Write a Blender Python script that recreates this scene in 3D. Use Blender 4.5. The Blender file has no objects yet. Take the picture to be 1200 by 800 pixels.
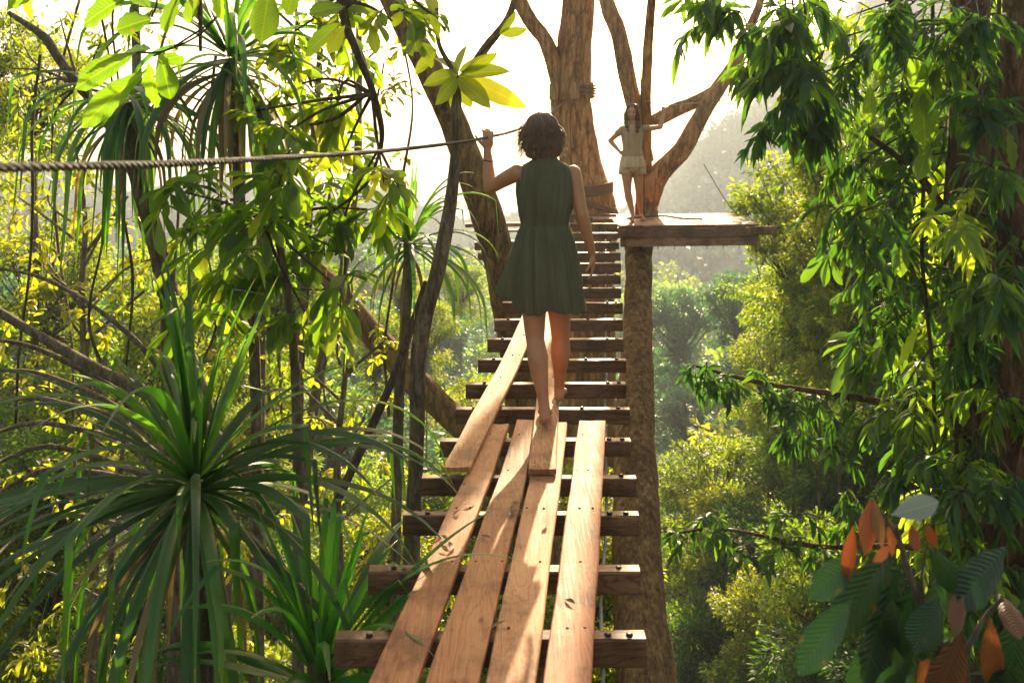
import bpy, math, random
import numpy as np
from mathutils import Vector, Matrix, Quaternion, noise
R = math.radians
rng = np.random.default_rng(7)
random.seed(7)
scene = bpy.context.scene
COL = scene.collection

# ------------------------------------------------------------------ camera, sky, sun, exposure
ZC, HY, FPX = 1.6, 137.0, 1000.0
cam_d = bpy.data.cameras.new('camera')
cam = bpy.data.objects.new('camera', cam_d); COL.objects.link(cam)
cam.location = (0, 0, ZC); cam.rotation_euler = (R(90), 0, 0)
cam_d.sensor_width = 36.0; cam_d.lens = 30.0
cam_d.shift_y = -(400 - HY) / 1200.0
cam_d.dof.use_dof = True; cam_d.dof.focus_distance = 4.6; cam_d.dof.aperture_fstop = 4.0
cam_d.clip_start = 0.05; cam_d.clip_end = 6000
scene.camera = cam

SUN_AZ, SUN_EL = 10.3, 19.5          # degrees right of straight ahead, above the horizon
world = bpy.data.worlds.new('World'); scene.world = world; world.use_nodes = True
wn = world.node_tree; bg = wn.nodes['Background']
sky = wn.nodes.new('ShaderNodeTexSky'); sky.sky_type = 'NISHITA'; sky.sun_disc = False
sky.sun_elevation = R(SUN_EL); sky.sun_rotation = R(SUN_AZ)
sky.air_density = 1.0; sky.dust_density = 4.0; sky.ozone_density = 0.3
warm = wn.nodes.new('ShaderNodeMix'); warm.data_type = 'RGBA'; warm.blend_type = 'MULTIPLY'; warm.inputs[0].default_value = 1.0
warm.inputs[7].default_value = (1.0, .87, .68, 1)      # the photograph's warm white balance
wn.links.new(sky.outputs[0], warm.inputs[6]); wn.links.new(warm.outputs[2], bg.inputs[0]); bg.inputs[1].default_value = 0.12
sd = bpy.data.lights.new('sun', 'SUN'); sd.energy = 5.0; sd.angle = R(0.5); sd.color = (1.0, 0.80, 0.50)
sun = bpy.data.objects.new('sun', sd); COL.objects.link(sun)
S = Vector((math.sin(R(SUN_AZ)) * math.cos(R(SUN_EL)), math.cos(R(SUN_AZ)) * math.cos(R(SUN_EL)), math.sin(R(SUN_EL))))
sun.rotation_euler = S.to_track_quat('Z', 'Y').to_euler(); sun.location = (0, 0, 60)
vs = scene.view_settings
vs.view_transform = 'Standard'; vs.look = 'None'; vs.exposure = 1.7; vs.gamma = 1.0; vs.use_curve_mapping = False
cy = scene.cycles
cy.use_denoising = True
cy.max_bounces = 7; cy.diffuse_bounces = 3; cy.glossy_bounces = 2; cy.transmission_bounces = 4
cy.volume_bounces = 0; cy.transparent_max_bounces = 6
cy.caustics_reflective = False; cy.caustics_refractive = False
cy.sample_clamp_indirect = 6.0


def P(px, py, Y):
    return Vector(((px - 600) * Y / FPX, Y, ZC - (py - HY) * Y / FPX))

# ------------------------------------------------------------------ tags
def tag(o, label=None, cat=None, group=None, kind=None):
    if label: o['label'] = label
    if cat: o['category'] = cat
    if group: o['group'] = group
    if kind: o['kind'] = kind
    return o

def empty(name, loc=(0, 0, 0), label=None, cat=None, group=None):
    o = bpy.data.objects.new(name, None); COL.objects.link(o)
    o.location = loc; o.empty_display_size = 0.2
    return tag(o, label, cat, group)

# ------------------------------------------------------------------ mesh builder
class MB:
    def __init__(s):
        s.v = []; s.uv = []; s.t = []; s.f = []; s.n = 0
    def add(s, v, faces, uv=None, tint=None):
        v = np.asarray(v, float).reshape(-1, 3); n = len(v)
        s.v.append(v)
        s.uv.append(np.zeros((n, 2)) if uv is None else np.asarray(uv, float))
        s.t.append(np.full(n, 0.5) if tint is None else np.broadcast_to(np.asarray(tint, float), (n,)))
        for fa in (faces if isinstance(faces, list) else [faces]):
            s.f.append(np.asarray(fa, int) + s.n)
        s.n += n
    def build(s, name, mat=None, parent=None, smooth=True, origin=None):
        v = np.concatenate(s.v); uv = np.concatenate(s.uv); t = np.concatenate(s.t)
        if origin is not None: v = v - np.asarray(origin)
        me = bpy.data.meshes.new(name)
        me.vertices.add(len(v)); me.vertices.foreach_set('co', v.ravel().astype(np.float32))
        loops = np.concatenate([f.ravel() for f in s.f])
        tot = np.concatenate([np.full(len(f), f.shape[1]) for f in s.f])
        start = np.concatenate([[0], np.cumsum(tot)[:-1]])
        me.loops.add(len(loops)); me.loops.foreach_set('vertex_index', loops.astype(np.int32))
        me.polygons.add(len(tot)); me.polygons.foreach_set('loop_start', start.astype(np.int32))
        me.update(calc_edges=True)
        me.polygons.foreach_set('use_smooth', np.full(len(tot), smooth))
        ul = me.uv_layers.new(name='UVMap'); ul.data.foreach_set('uv', uv[loops].ravel().astype(np.float32))
        a = me.attributes.new('tint', 'FLOAT', 'POINT'); a.data.foreach_set('value', t.astype(np.float32))
        me.update()
        if mat: me.materials.append(mat)
        o = bpy.data.objects.new(name, me); COL.objects.link(o)
        if parent is not None:
            o.parent = parent
            if origin is None:
                pass
        if origin is not None: o.location = origin
        return o
    # shapes
    def tube(s, pts, rad, sides=8, bump=0.0, cap=True, tint=0.5, bscale=3.0, seed=0, flat=1.0):
        pts = [Vector(p) for p in pts]; n = len(pts)
        rad = [rad] * n if np.isscalar(rad) else list(rad)
        V = []; UV = []; L = 0.0; up = None
        for i, p in enumerate(pts):
            d = (pts[min(i + 1, n - 1)] - pts[max(i - 1, 0)])
            if d.length < 1e-9: d = Vector((0, 0, 1))
            d.normalize()
            if i: L += (p - pts[i - 1]).length
            if up is None:
                up = d.orthogonal().normalized()
            up = (up - d * up.dot(d))
            up = up.normalized() if up.length > 1e-6 else d.orthogonal().normalized()
            w = d.cross(up)
            for k in range(sides):
                a = 2 * math.pi * k / sides
                dirv = up * math.cos(a) + w * math.sin(a) * flat
                r = rad[i]
                if bump:
                    q = (p + dirv * r) * bscale
                    q.z *= 0.35
                    r *= 1 + bump * noise.noise(q + Vector((seed, 0, 0))) + bump * 0.5 * noise.noise(q * 3.1)
                V.append(p + dirv * r); UV.append((k / sides, L))
        i0 = np.arange(n - 1)[:, None] * sides; k = np.arange(sides)[None, :]; k2 = (k + 1) % sides
        F = np.stack([i0 + k, i0 + k2, i0 + sides + k2, i0 + sides + k], -1).reshape(-1, 4)
        fs = [F]
        if cap:
            V.append(pts[0]); UV.append((0, 0)); V.append(pts[-1]); UV.append((0, L))
            c0 = n * sides; c1 = c0 + 1; kk = np.arange(sides); kk2 = (kk + 1) % sides
            fs.append(np.stack([kk2, kk, np.full(sides, c0)], -1))
            fs.append(np.stack([(n - 1) * sides + kk, (n - 1) * sides + kk2, np.full(sides, c1)], -1))
        s.add(np.array([tuple(q) for q in V]), fs, UV, tint)
        return s
    def box(s, c, size, rot=None, tint=0.5):
        c = Vector(c); h = Vector(size) / 2
        vs_ = []
        for x in (-1, 1):
            for y in (-1, 1):
                for z in (-1, 1):
                    q = Vector((x * h.x, y * h.y, z * h.z))
                    if rot: q = rot @ q
                    vs_.append(tuple(c + q))
        s.add(vs_, np.array([(0, 1, 3, 2), (4, 6, 7, 5), (0, 4, 5, 1), (2, 3, 7, 6), (0, 2, 6, 4), (1, 5, 7, 3)]), tint=tint)
        return s
    def ball(s, c, r, rot=None, seg=16, rings=10, tint=0.5):
        c = Vector(c); r = Vector((r, r, r)) if np.isscalar(r) else Vector(r)
        V = [c + ((rot @ Vector((0, 0, r.z))) if rot else Vector((0, 0, r.z)))]
        for i in range(1, rings):
            th = math.pi * i / rings
            for k in range(seg):
                ph = 2 * math.pi * k / seg
                q = Vector((r.x * math.sin(th) * math.cos(ph), r.y * math.sin(th) * math.sin(ph), r.z * math.cos(th)))
                V.append(c + (rot @ q if rot else q))
        q = Vector((0, 0, -r.z)); V.append(c + (rot @ q if rot else q))
        k = np.arange(seg); k2 = (k + 1) % seg
        fs = [np.stack([np.zeros(seg, int), 1 + k, 1 + k2], -1)]
        for i in range(rings - 2):
            a = 1 + i * seg; b = a + seg
            fs.append(np.stack([a + k, b + k, b + k2, a + k2], -1))
        a = 1 + (rings - 2) * seg; last = a + seg
        fs.append(np.stack([a + k, np.full(seg, last), a + k2], -1))
        s.add(np.array([tuple(q) for q in V]), fs, tint=tint)
        return s
    def capsule(s, a, b, ra, rb, seg=14):
        a = Vector(a); b = Vector(b); d = (b - a); L = d.length; d.normalize()
        pts = []; rr = []
        for t in (-0.98, -0.85, -0.6, -0.3):
            pts.append(a + d * ra * t); rr.append(ra * math.sqrt(1 - t * t))
        for t in np.linspace(0, 1, 6):
            pts.append(a + d * L * t); rr.append(ra + (rb - ra) * t)
        for t in (0.3, 0.6, 0.85, 0.98):
            pts.append(b + d * rb * t); rr.append(rb * math.sqrt(1 - t * t))
        return s.tube(pts, rr, seg)
    def leaves(s, Pn, D, N, L, W, tmpl, tint, droop=0.0, curl=0.0):
        """Pn,D,N (n,3); L,W,tint (n)."""
        tv, tf = tmpl
        D = D / (np.linalg.norm(D, axis=1, keepdims=True) + 1e-9)
        N = N - D * np.sum(N * D, 1, keepdims=True); N = N / (np.linalg.norm(N, axis=1, keepdims=True) + 1e-9)
        B = np.cross(D, N)
        t = tv[:, 0]; w = tv[:, 1]; h = tv[:, 2]
        L = np.broadcast_to(L, (len(Pn),)); W = np.broadcast_to(W, (len(Pn),))
        dr = np.broadcast_to(droop, (len(Pn),))
        V = (Pn[:, None] + D[:, None] * (L[:, None] * t)[..., None] + B[:, None] * (W[:, None] * w)[..., None]
             + N[:, None] * (W[:, None] * h)[..., None])
        V[..., 2] -= (dr * L)[:, None] * t ** 2
        n, m = len(Pn), len(tv)
        fs = [(np.asarray(f)[None] + (np.arange(n) * m)[:, None, None]).reshape(-1, np.asarray(f).shape[1]) for f in tf]
        uv = np.tile(np.stack([w + 0.5, t], -1), (n, 1))
        s.add(V.reshape(-1, 3), fs, uv, np.repeat(tint, m))
        return s
    def ribbon(s, p, az, el, L, W, bend, kink=None, segs=14, tint=0.5, twist=0.0, fold=0.28):
        p = Vector(p); V = []; UV = []; e = el
        ds = L / segs; q = p.copy()
        side0 = Vector((-math.sin(az), math.cos(az), 0))
        for i in range(segs + 1):
            t = i / segs
            d = Vector((math.cos(az) * math.cos(e), math.sin(az) * math.cos(e), math.sin(e)))
            nrm = side0.cross(d)
            if nrm.length < 1e-6: nrm = Vector((0, 0, 1))
            nrm.normalize()
            tw = twist * t
            sd_ = side0 * math.cos(tw) + nrm * math.sin(tw)
            n2 = nrm * math.cos(tw) - side0 * math.sin(tw)
            w = W * (0.75 + 0.6 * t if t < 0.35 else (1.0 - ((t - 0.35) / 0.65) ** 1.8) * 0.98 + 0.02) * 0.5
            up = n2 * (w * fold * 2)
            V += [q - sd_ * w - up * -1, q, q + sd_ * w + up]
            UV += [(0, t), (0.5, t), (1, t)]
            e = e - bend * ds * (0.35 + 1.3 * t)
            if e < -1.5: e = -1.5
            if kink and abs(t - kink[0]) < 0.5 / segs: e = max(-1.5, e - kink[1])
            q = q + d * ds
        F = []
        for i in range(segs):
            a = i * 3
            F += [(a, a + 1, a + 4, a + 3), (a + 1, a + 2, a + 5, a + 4)]
        s.add(np.array([tuple(x) for x in V]), np.array(F), UV, tint)
        return s

T_SMALL = (np.array([(0, 0, 0), (.42, -.5, .16), (1, 0, 0), (.42, .5, .16)]), [np.array([(0, 1, 2), (0, 2, 3)])])
def _leaf_tmpl(prof, petiole=0.0):
    tv = []; q = []; tr = []
    for t, w in prof:
        tv += [(t, -w / 2, .22 * w), (t, 0, 0), (t, w / 2, .22 * w)]
    for i in range(len(prof) - 1):
        a = i * 3
        q += [(a, a + 1, a + 4, a + 3), (a + 1, a + 2, a + 5, a + 4)]
    return (np.array(tv), [np.array(q)])
def _big_tmpl(prof, wave=.05):
    tv = []; q = []
    for i, (t, w) in enumerate(prof):
        s = wave * (1 if i % 2 else -1) * (0 if i in (0, len(prof) - 1) else 1)
        tv += [(t, -w / 2, .10 * w + s), (t, -w / 4, .16 * w), (t, 0, 0), (t, w / 4, .16 * w), (t, w / 2, .10 * w - s)]
    for i in range(len(prof) - 1):
        for k in range(4):
            a = i * 5 + k; q.append((a, a + 1, a + 6, a + 5))
    return (np.array(tv), [np.array(q)])
T_BIG = _big_tmpl([(0, .04), (.06, .12), (.15, .34), (.27, .60), (.40, .82), (.52, .95), (.64, 1.0), (.76, .93), (.86, .70), (.94, .38), (1, .03)])
T_LONG = _big_tmpl([(0, .05), (.1, .3), (.22, .62), (.36, .9), (.5, 1.0), (.64, .92), (.78, .68), (.9, .36), (1, .02)], .03)
T_LANCE = _leaf_tmpl([(0, .06), (.15, .45), (.35, .95), (.55, 1.0), (.8, .55), (1, .02)])
T_OBOV = _leaf_tmpl([(0, .08), (.1, .2), (.3, .55), (.55, .92), (.75, 1.0), (.9, .7), (1, .05)])
T_WIDE = _leaf_tmpl([(0, .05), (.06, .3), (.2, .8), (.4, 1.0), (.65, .92), (.85, .55), (.95, .22), (1, .02)])

# ------------------------------------------------------------------ materials
def new_mat(name):
    m = bpy.data.materials.new(name); m.use_nodes = True
    nt = m.node_tree; b = nt.nodes['Principled BSDF']
    return m, nt, b
def ramp(nt, cols, fac):
    r = nt.nodes.new('ShaderNodeValToRGB'); e = r.color_ramp.elements
    while len(e) < len(cols): e.new(0.5)
    for i, (p, c) in enumerate(cols):
        e[i].position = p; e[i].color = (*c, 1)
    nt.links.new(fac, r.inputs[0]); return r
def noise_n(nt, vec, scale, detail=4, rough=0.6, dist=0.0):
    n = nt.nodes.new('ShaderNodeTexNoise'); n.inputs['Scale'].default_value = scale
    n.inputs['Detail'].default_value = detail; n.inputs['Roughness'].default_value = rough
    n.inputs['Distortion'].default_value = dist
    if vec is not None: nt.links.new(vec, n.inputs['Vector'])
    return n
def mapping(nt, out, scale=(1, 1, 1)):
    m = nt.nodes.new('ShaderNodeMapping'); m.inputs['Scale'].default_value = scale
    nt.links.new(out, m.inputs['Vector']); return m.outputs[0]
def mixc(nt, fac, a, b, mode='MIX'):
    m = nt.nodes.new('ShaderNodeMix'); m.data_type = 'RGBA'; m.blend_type = mode
    for sock, val in ((m.inputs[0], fac), (m.inputs[6], a), (m.inputs[7], b)):
        if isinstance(val, (int, float)): sock.default_value = val
        elif isinstance(val, tuple): sock.default_value = (*val, 1)
        else: nt.links.new(val, sock)
    return m.outputs[2]
def bump(nt, b, height, strength=0.5, dist=0.02):
    n = nt.nodes.new('ShaderNodeBump'); n.inputs['Strength'].default_value = strength; n.inputs['Distance'].default_value = dist
    nt.links.new(height, n.inputs['Height']); nt.links.new(n.outputs[0], b.inputs['Normal']); return n
def mathn(nt, op, a, b=None, clamp=False):
    m = nt.nodes.new('ShaderNodeMath'); m.operation = op; m.use_clamp = clamp
    for i, v in enumerate((a, b)):
        if v is None: continue
        if isinstance(v, (int, float)): m.inputs[i].default_value = v
        else: nt.links.new(v, m.inputs[i])
    return m.outputs[0]

def leaf_mat(name, cols, tcol, transl=0.45, rough=0.42, veins=0.0, stripes=False, spec=0.5, dmg=0.0, dark_rib=False):
    m, nt, b = new_mat(name)
    at = nt.nodes.new('ShaderNodeAttribute'); at.attribute_name = 'tint'
    oi = nt.nodes.new('ShaderNodeObjectInfo')
    f = mathn(nt, 'ADD', at.outputs['Fac'], mathn(nt, 'MULTIPLY', mathn(nt, 'SUBTRACT', oi.outputs['Random'], 0.5), 0.35), True)
    r = ramp(nt, [(i / (len(cols) - 1), c) for i, c in enumerate(cols)], f)
    col = r.outputs[0]
    tc = nt.nodes.new('ShaderNodeTexCoord')
    if veins:
        sp = nt.nodes.new('ShaderNodeSeparateXYZ'); nt.links.new(tc.outputs['UV'], sp.inputs[0])
        ax = mathn(nt, 'ABSOLUTE', mathn(nt, 'SUBTRACT', sp.outputs[0], 0.5))
        mid = mathn(nt, 'LESS_THAN', ax, 0.025)
        ph = mathn(nt, 'ADD', mathn(nt, 'MULTIPLY', sp.outputs[1], 95.0), mathn(nt, 'MULTIPLY', ax, -38.0))
        ph = mathn(nt, 'ADD', ph, mathn(nt, 'MULTIPLY', noise_n(nt, tc.outputs['Object'], 22, 3).outputs[0], 4.0))
        sv = mathn(nt, 'GREATER_THAN', mathn(nt, 'SINE', ph), 0.8)
        vv = mathn(nt, 'MAXIMUM', mid, mathn(nt, 'MULTIPLY', sv, 0.55))
        col = mixc(nt, mathn(nt, 'MULTIPLY', vv, veins), col, tuple(min(1, c * 1.5 + .01) for c in cols[-1]))
        bump(nt, b, mathn(nt, 'SINE', ph), 0.4, 0.003)
        if dark_rib: col = mixc(nt, ramp(nt, [(.35, (1, 1, 1)), (.6, (0, 0, 0))], mathn(nt, 'ADD', mathn(nt, 'MULTIPLY', mathn(nt, 'SINE', ph), .5), .5)).outputs[0], col, (.02, .05, .03))
    if stripes:
        sp = nt.nodes.new('ShaderNodeSeparateXYZ'); nt.links.new(tc.outputs['UV'], sp.inputs[0])
        ax = mathn(nt, 'ABSOLUTE', mathn(nt, 'SUBTRACT', sp.outputs[0], 0.5))
        st = mathn(nt, 'GREATER_THAN', mathn(nt, 'SINE', mathn(nt, 'MULTIPLY', ax, 70.0)), 0.55)
        col = mixc(nt, mathn(nt, 'MULTIPLY', st, 0.45), col, tuple(c * 0.45 for c in cols[0]))
        tip = mathn(nt, 'MULTIPLY', mathn(nt, 'GREATER_THAN', sp.outputs[1], 0.93), 0.7)
        col = mixc(nt, tip, col, (0.16, 0.11, 0.04))
        bump(nt, b, mathn(nt, 'SINE', mathn(nt, 'MULTIPLY', ax, 70.0)), 0.3, 0.003)
    if dmg:
        sp2 = nt.nodes.new('ShaderNodeSeparateXYZ'); nt.links.new(tc.outputs['UV'], sp2.inputs[0])
        edge = mathn(nt, 'ABSOLUTE', mathn(nt, 'SUBTRACT', sp2.outputs[0], .5))
        nd = noise_n(nt, tc.outputs['Object'], 45, 5, .7)
        e2 = mathn(nt, 'ADD', nd.outputs[0], mathn(nt, 'MULTIPLY', edge, .22))
        sp3 = ramp(nt, [(.66, (0, 0, 0)), (.70, (1, 1, 1))], e2)
        col = mixc(nt, mathn(nt, 'MULTIPLY', sp3.outputs[0], dmg), col, (.10, .06, .025))
    blot = noise_n(nt, tc.outputs['Object'], 9, 3)
    col = mixc(nt, 0.35, col, ramp(nt, [(0.3, (.5, .5, .5)), (0.7, (1, 1, 1))], blot.outputs[0]).outputs[0], 'MULTIPLY')
    nt.links.new(col, b.inputs['Base Color'])
    b.inputs['Roughness'].default_value = rough
    b.inputs['Specular IOR Level'].default_value = spec
    tr = nt.nodes.new('ShaderNodeBsdfTranslucent')
    tcol2 = mixc(nt, 1.0, mixc(nt, 0.6, col, (1, 1, 1), 'MIX') if False else col, tuple(tcol), 'MULTIPLY')
    nt.links.new(tcol2, tr.inputs['Color'])
    mx = nt.nodes.new('ShaderNodeMixShader'); mx.inputs[0].default_value = transl
    nt.links.new(b.outputs[0], mx.inputs[1]); nt.links.new(tr.outputs[0], mx.inputs[2])
    nt.links.new(mx.outputs[0], nt.nodes['Material Output'].inputs['Surface'])
    return m
# translucent light is filtered by the leaf: its colour is a multiple of the surface colour
M = {}
M['leaf_yellow'] = leaf_mat('leaf_yellow_green', [(.045, .085, .012), (.10, .14, .016), (.19, .19, .025)], (4.4, 4.2, 1.2), .62)
M['leaf_mid'] = leaf_mat('leaf_mid_green', [(.04, .075, .014), (.08, .13, .02), (.14, .17, .026)], (5.0, 5.0, 1.3), .6)
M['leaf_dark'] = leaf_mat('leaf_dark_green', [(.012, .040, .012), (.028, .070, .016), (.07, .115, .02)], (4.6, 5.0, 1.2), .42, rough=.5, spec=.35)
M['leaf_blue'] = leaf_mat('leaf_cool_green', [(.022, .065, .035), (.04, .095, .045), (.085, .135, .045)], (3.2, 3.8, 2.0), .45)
M['leaf_far'] = leaf_mat('leaf_far_cool', [(.028, .038, .04), (.04, .055, .05), (.06, .08, .055)], (2.0, 2.4, 2.2), .25, rough=.6, spec=.2)  # ridge leaves: backlit shade and lavender flare put into the cool colour
M['leaf_broad'] = leaf_mat('leaf_broad_green', [(.03, .075, .010), (.06, .12, .014), (.16, .17, .018)], (5.5, 5.0, 1.2), .6, rough=.36, veins=.18, dmg=.7)
M['leaf_big_dark'] = leaf_mat('leaf_big_dark', [(.010, .030, .014), (.016, .045, .018), (.03, .065, .024)], (2.6, 3.0, 1.2), .22, rough=.34, veins=.12, dmg=.8)
M['leaf_orange'] = leaf_mat('leaf_young_orange', [(.22, .045, .016), (.32, .085, .022), (.26, .13, .035)], (1.3, 1.2, .9), .2, rough=.42, veins=.2, dmg=.7)
M['leaf_brown'] = leaf_mat('leaf_old_copper', [(.09, .035, .015), (.17, .06, .022), (.20, .10, .03)], (1.4, 1.2, .9), .2, rough=.45, veins=.2, dmg=.8)
M['leaf_bright'] = leaf_mat('leaf_bright_lime', [(.10, .17, .015), (.16, .22, .02), (.26, .27, .03)], (3.2, 3.0, 1.0), .6, veins=.25)
M['strap'] = leaf_mat('strap_leaf_green', [(.024, .07, .014), (.05, .13, .022), (.11, .19, .035)], (3.6, 4.2, 1.2), .42, rough=.33, stripes=True, spec=.55, dmg=.6)
M['strap_bright'] = leaf_mat('strap_leaf_bright', [(.025, .11, .015), (.045, .18, .022), (.08, .23, .03)], (3.2, 3.4, 1.0), .5, rough=.3, stripes=True, spec=.6)
M['strap_dry'] = leaf_mat('strap_leaf_dry', [(.12, .09, .05), (.2, .15, .08), (.26, .2, .1)], (1.8, 1.6, 1.0), .4, rough=.6)

def bark_mat(name, c1, c2, c3, moss=None, sc=7.0, bs=0.8, stretch=.22):
    m, nt, b = new_mat(name)
    tc = nt.nodes.new('ShaderNodeTexCoord')
    v = mapping(nt, tc.outputs['Object'], (1, 1, stretch))
    n1 = noise_n(nt, v, sc * 1.7, 10, .78, .25); n2 = noise_n(nt, tc.outputs['Object'], 1.6, 6, .7)
    n3 = noise_n(nt, tc.outputs['Object'], 5.0, 6, .7)
    r = ramp(nt, [(.36, c1), (.5, c2), (.63, c3)], n1.outputs[0])
    col = r.outputs[0]
    vo = nt.nodes.new('ShaderNodeTexVoronoi'); vo.feature = 'DISTANCE_TO_EDGE'; vo.inputs['Scale'].default_value = sc * 1.6
    dv = nt.nodes.new('ShaderNodeMix'); dv.data_type = 'VECTOR'; dv.inputs[0].default_value = .12
    nt.links.new(v, dv.inputs[4]); nt.links.new(n1.outputs['Color'], dv.inputs[5]); nt.links.new(dv.outputs[1], vo.inputs['Vector'])
    cr = ramp(nt, [(0.0, (.38, .34, .3)), (.07, (1, 1, 1))], vo.outputs['Distance'])
    col = mixc(nt, .75, col, cr.outputs[0], 'MULTIPLY')
    # pale lichen blotches and darker damp areas
    li = ramp(nt, [(.60, (0, 0, 0)), (.66, (1, 1, 1))], n3.outputs[0])
    col = mixc(nt, mathn(nt, 'MULTIPLY', li.outputs[0], .35), col, tuple(min(1, x * 1.5 + .05) for x in c3))
    dk = ramp(nt, [(.38, (.5, .48, .45)), (.5, (1, 1, 1))], n2.outputs[0])
    col = mixc(nt, .8, col, dk.outputs[0], 'MULTIPLY')
    if moss:
        rm = ramp(nt, [(.50, (0, 0, 0)), (.60, (1, 1, 1))], n2.outputs[0])
        col = mixc(nt, mathn(nt, 'MULTIPLY', rm.outputs[0], .6), col, moss)
    nt.links.new(col, b.inputs['Base Color'])
    b.inputs['Roughness'].default_value = .82; b.inputs['Specular IOR Level'].default_value = .25
    h = mathn(nt, 'ADD', n1.outputs[0], mathn(nt, 'MULTIPLY', cr.outputs[0], .5))
    bump(nt, b, h, bs, .03)
    return m
M['bark_fibre'] = bark_mat('bark_fibrous', (.09, .042, .015), (.25, .13, .045), (.44, .26, .10), None, 11, .6, .05)
M['bark_warm'] = bark_mat('bark_warm', (.18, .075, .025), (.50, .23, .08), (.68, .40, .18), (.34, .20, .07), 8, .9, .16)
M['bark_moss'] = bark_mat('bark_mossy', (.10, .055, .02), (.28, .15, .05), (.42, .27, .10), (.20, .17, .035), 9, 1.0)
M['bark_grey'] = bark_mat('bark_grey_brown', (.08, .055, .03), (.19, .14, .09), (.34, .27, .18), (.11, .11, .035), 14)
M['bark_red'] = bark_mat('bark_red_brown', (.07, .028, .014), (.19, .085, .045), (.34, .18, .10), (.08, .085, .02), 12, 1.0)
M['twig'] = bark_mat('twig_bark', (.05, .035, .02), (.11, .075, .045), (.2, .15, .09), None, 20)
M['twig_pale'] = bark_mat('twig_pale', (.12, .09, .06), (.22, .17, .11), (.36, .3, .2), None, 20)

def wood_mat(name, base, dark, light, red=None, gs=14.0, rough=.5):
    m, nt, b = new_mat(name)
    tc = nt.nodes.new('ShaderNodeTexCoord'); oi = nt.nodes.new('ShaderNodeObjectInfo')
    add = nt.nodes.new('ShaderNodeVectorMath'); add.operation = 'ADD'
    cb = nt.nodes.new('ShaderNodeCombineXYZ')
    nt.links.new(mathn(nt, 'MULTIPLY', oi.outputs['Random'], 37.0), cb.inputs[0])
    nt.links.new(mathn(nt, 'MULTIPLY', oi.outputs['Random'], 11.0), cb.inputs[1])
    nt.links.new(tc.outputs['UV'], add.inputs[0]); nt.links.new(cb.outputs[0], add.inputs[1])
    # UV: x across the board (m), y along it (m)
    v = mapping(nt, add.outputs[0], (1, .035, 1))
    g = noise_n(nt, v, gs * 7, 8, .72, 1.2)
    v2 = mapping(nt, add.outputs[0], (1, .11, 1))
    g2 = noise_n(nt, v2, 8, 4, .55, 1.5)
    g3 = noise_n(nt, add.outputs[0], 3.2, 5, .65)
    fine = noise_n(nt, mapping(nt, add.outputs[0], (1, .015, 1)), 420, 3)
    rings = mathn(nt, 'SINE', mathn(nt, 'MULTIPLY', g2.outputs[0], 75.0))
    r = ramp(nt, [(.40, dark), (.48, base), (.54, base), (.62, light)], g.outputs[0])
    col = mixc(nt, mathn(nt, 'MULTIPLY', ramp(nt, [(.35, (0, 0, 0)), (.7, (1, 1, 1))], g2.outputs[0]).outputs[0], .6), r.outputs[0], light)
    col = mixc(nt, mathn(nt, 'MULTIPLY', ramp(nt, [(.55, (0, 0, 0)), (.95, (1, 1, 1))], rings).outputs[0], .62), col, dark)
    if red: col = mixc(nt, mathn(nt, 'MULTIPLY', oi.outputs['Random'], .55), col, red)
    # knots
    vo = nt.nodes.new('ShaderNodeTexVoronoi'); vo.inputs['Scale'].default_value = 5.0
    nt.links.new(mapping(nt, add.outputs[0], (1, .55, 1)), vo.inputs['Vector'])
    kn = ramp(nt, [(.035, (1, 1, 1)), (.075, (0, 0, 0))], vo.outputs['Distance'])
    col = mixc(nt, mathn(nt, 'MULTIPLY', kn.outputs[0], .8), col, tuple(c * .3 for c in dark))
    # grime
    gr = ramp(nt, [(.38, (.36, .29, .25)), (.50, (.9, .88, .86)), (.6, (1.0, 1.0, 1.0))], g3.outputs[0])
    col = mixc(nt, .8, col, gr.outputs[0], 'MULTIPLY')
    spk = noise_n(nt, add.outputs[0], 95, 2)
    col = mixc(nt, mathn(nt, 'MULTIPLY', ramp(nt, [(.70, (0, 0, 0)), (.74, (1, 1, 1))], spk.outputs[0]).outputs[0], .5), col, (.05, .03, .02))
    col = mixc(nt, 1.0, col, oi.outputs['Color'], 'MULTIPLY')
    nt.links.new(col, b.inputs['Base Color'])
    rr = ramp(nt, [(.3, (rough - .12,) * 3), (.7, (rough + .18,) * 3)], g.outputs[0])
    nt.links.new(rr.outputs[0], b.inputs['Roughness']); b.inputs['Specular IOR Level'].default_value = .32
    h = mathn(nt, 'ADD', g.outputs[0], mathn(nt, 'MULTIPLY', fine.outputs[0], .35))
    bump(nt, b, h, .35, .004)
    return m
M['plank'] = wood_mat('worn_plank_wood', (.43, .195, .07), (.17, .07, .026), (.60, .35, .16), (.44, .17, .08), 14.0, .62)
M['beam'] = wood_mat('dark_beam_wood', (.18, .078, .036), (.08, .032, .016), (.28, .15, .08), None, 10, .5)
M['deck'] = wood_mat('deck_wood', (.36, .17, .08), (.18, .075, .035), (.46, .28, .15), None, 10, .7)

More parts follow.
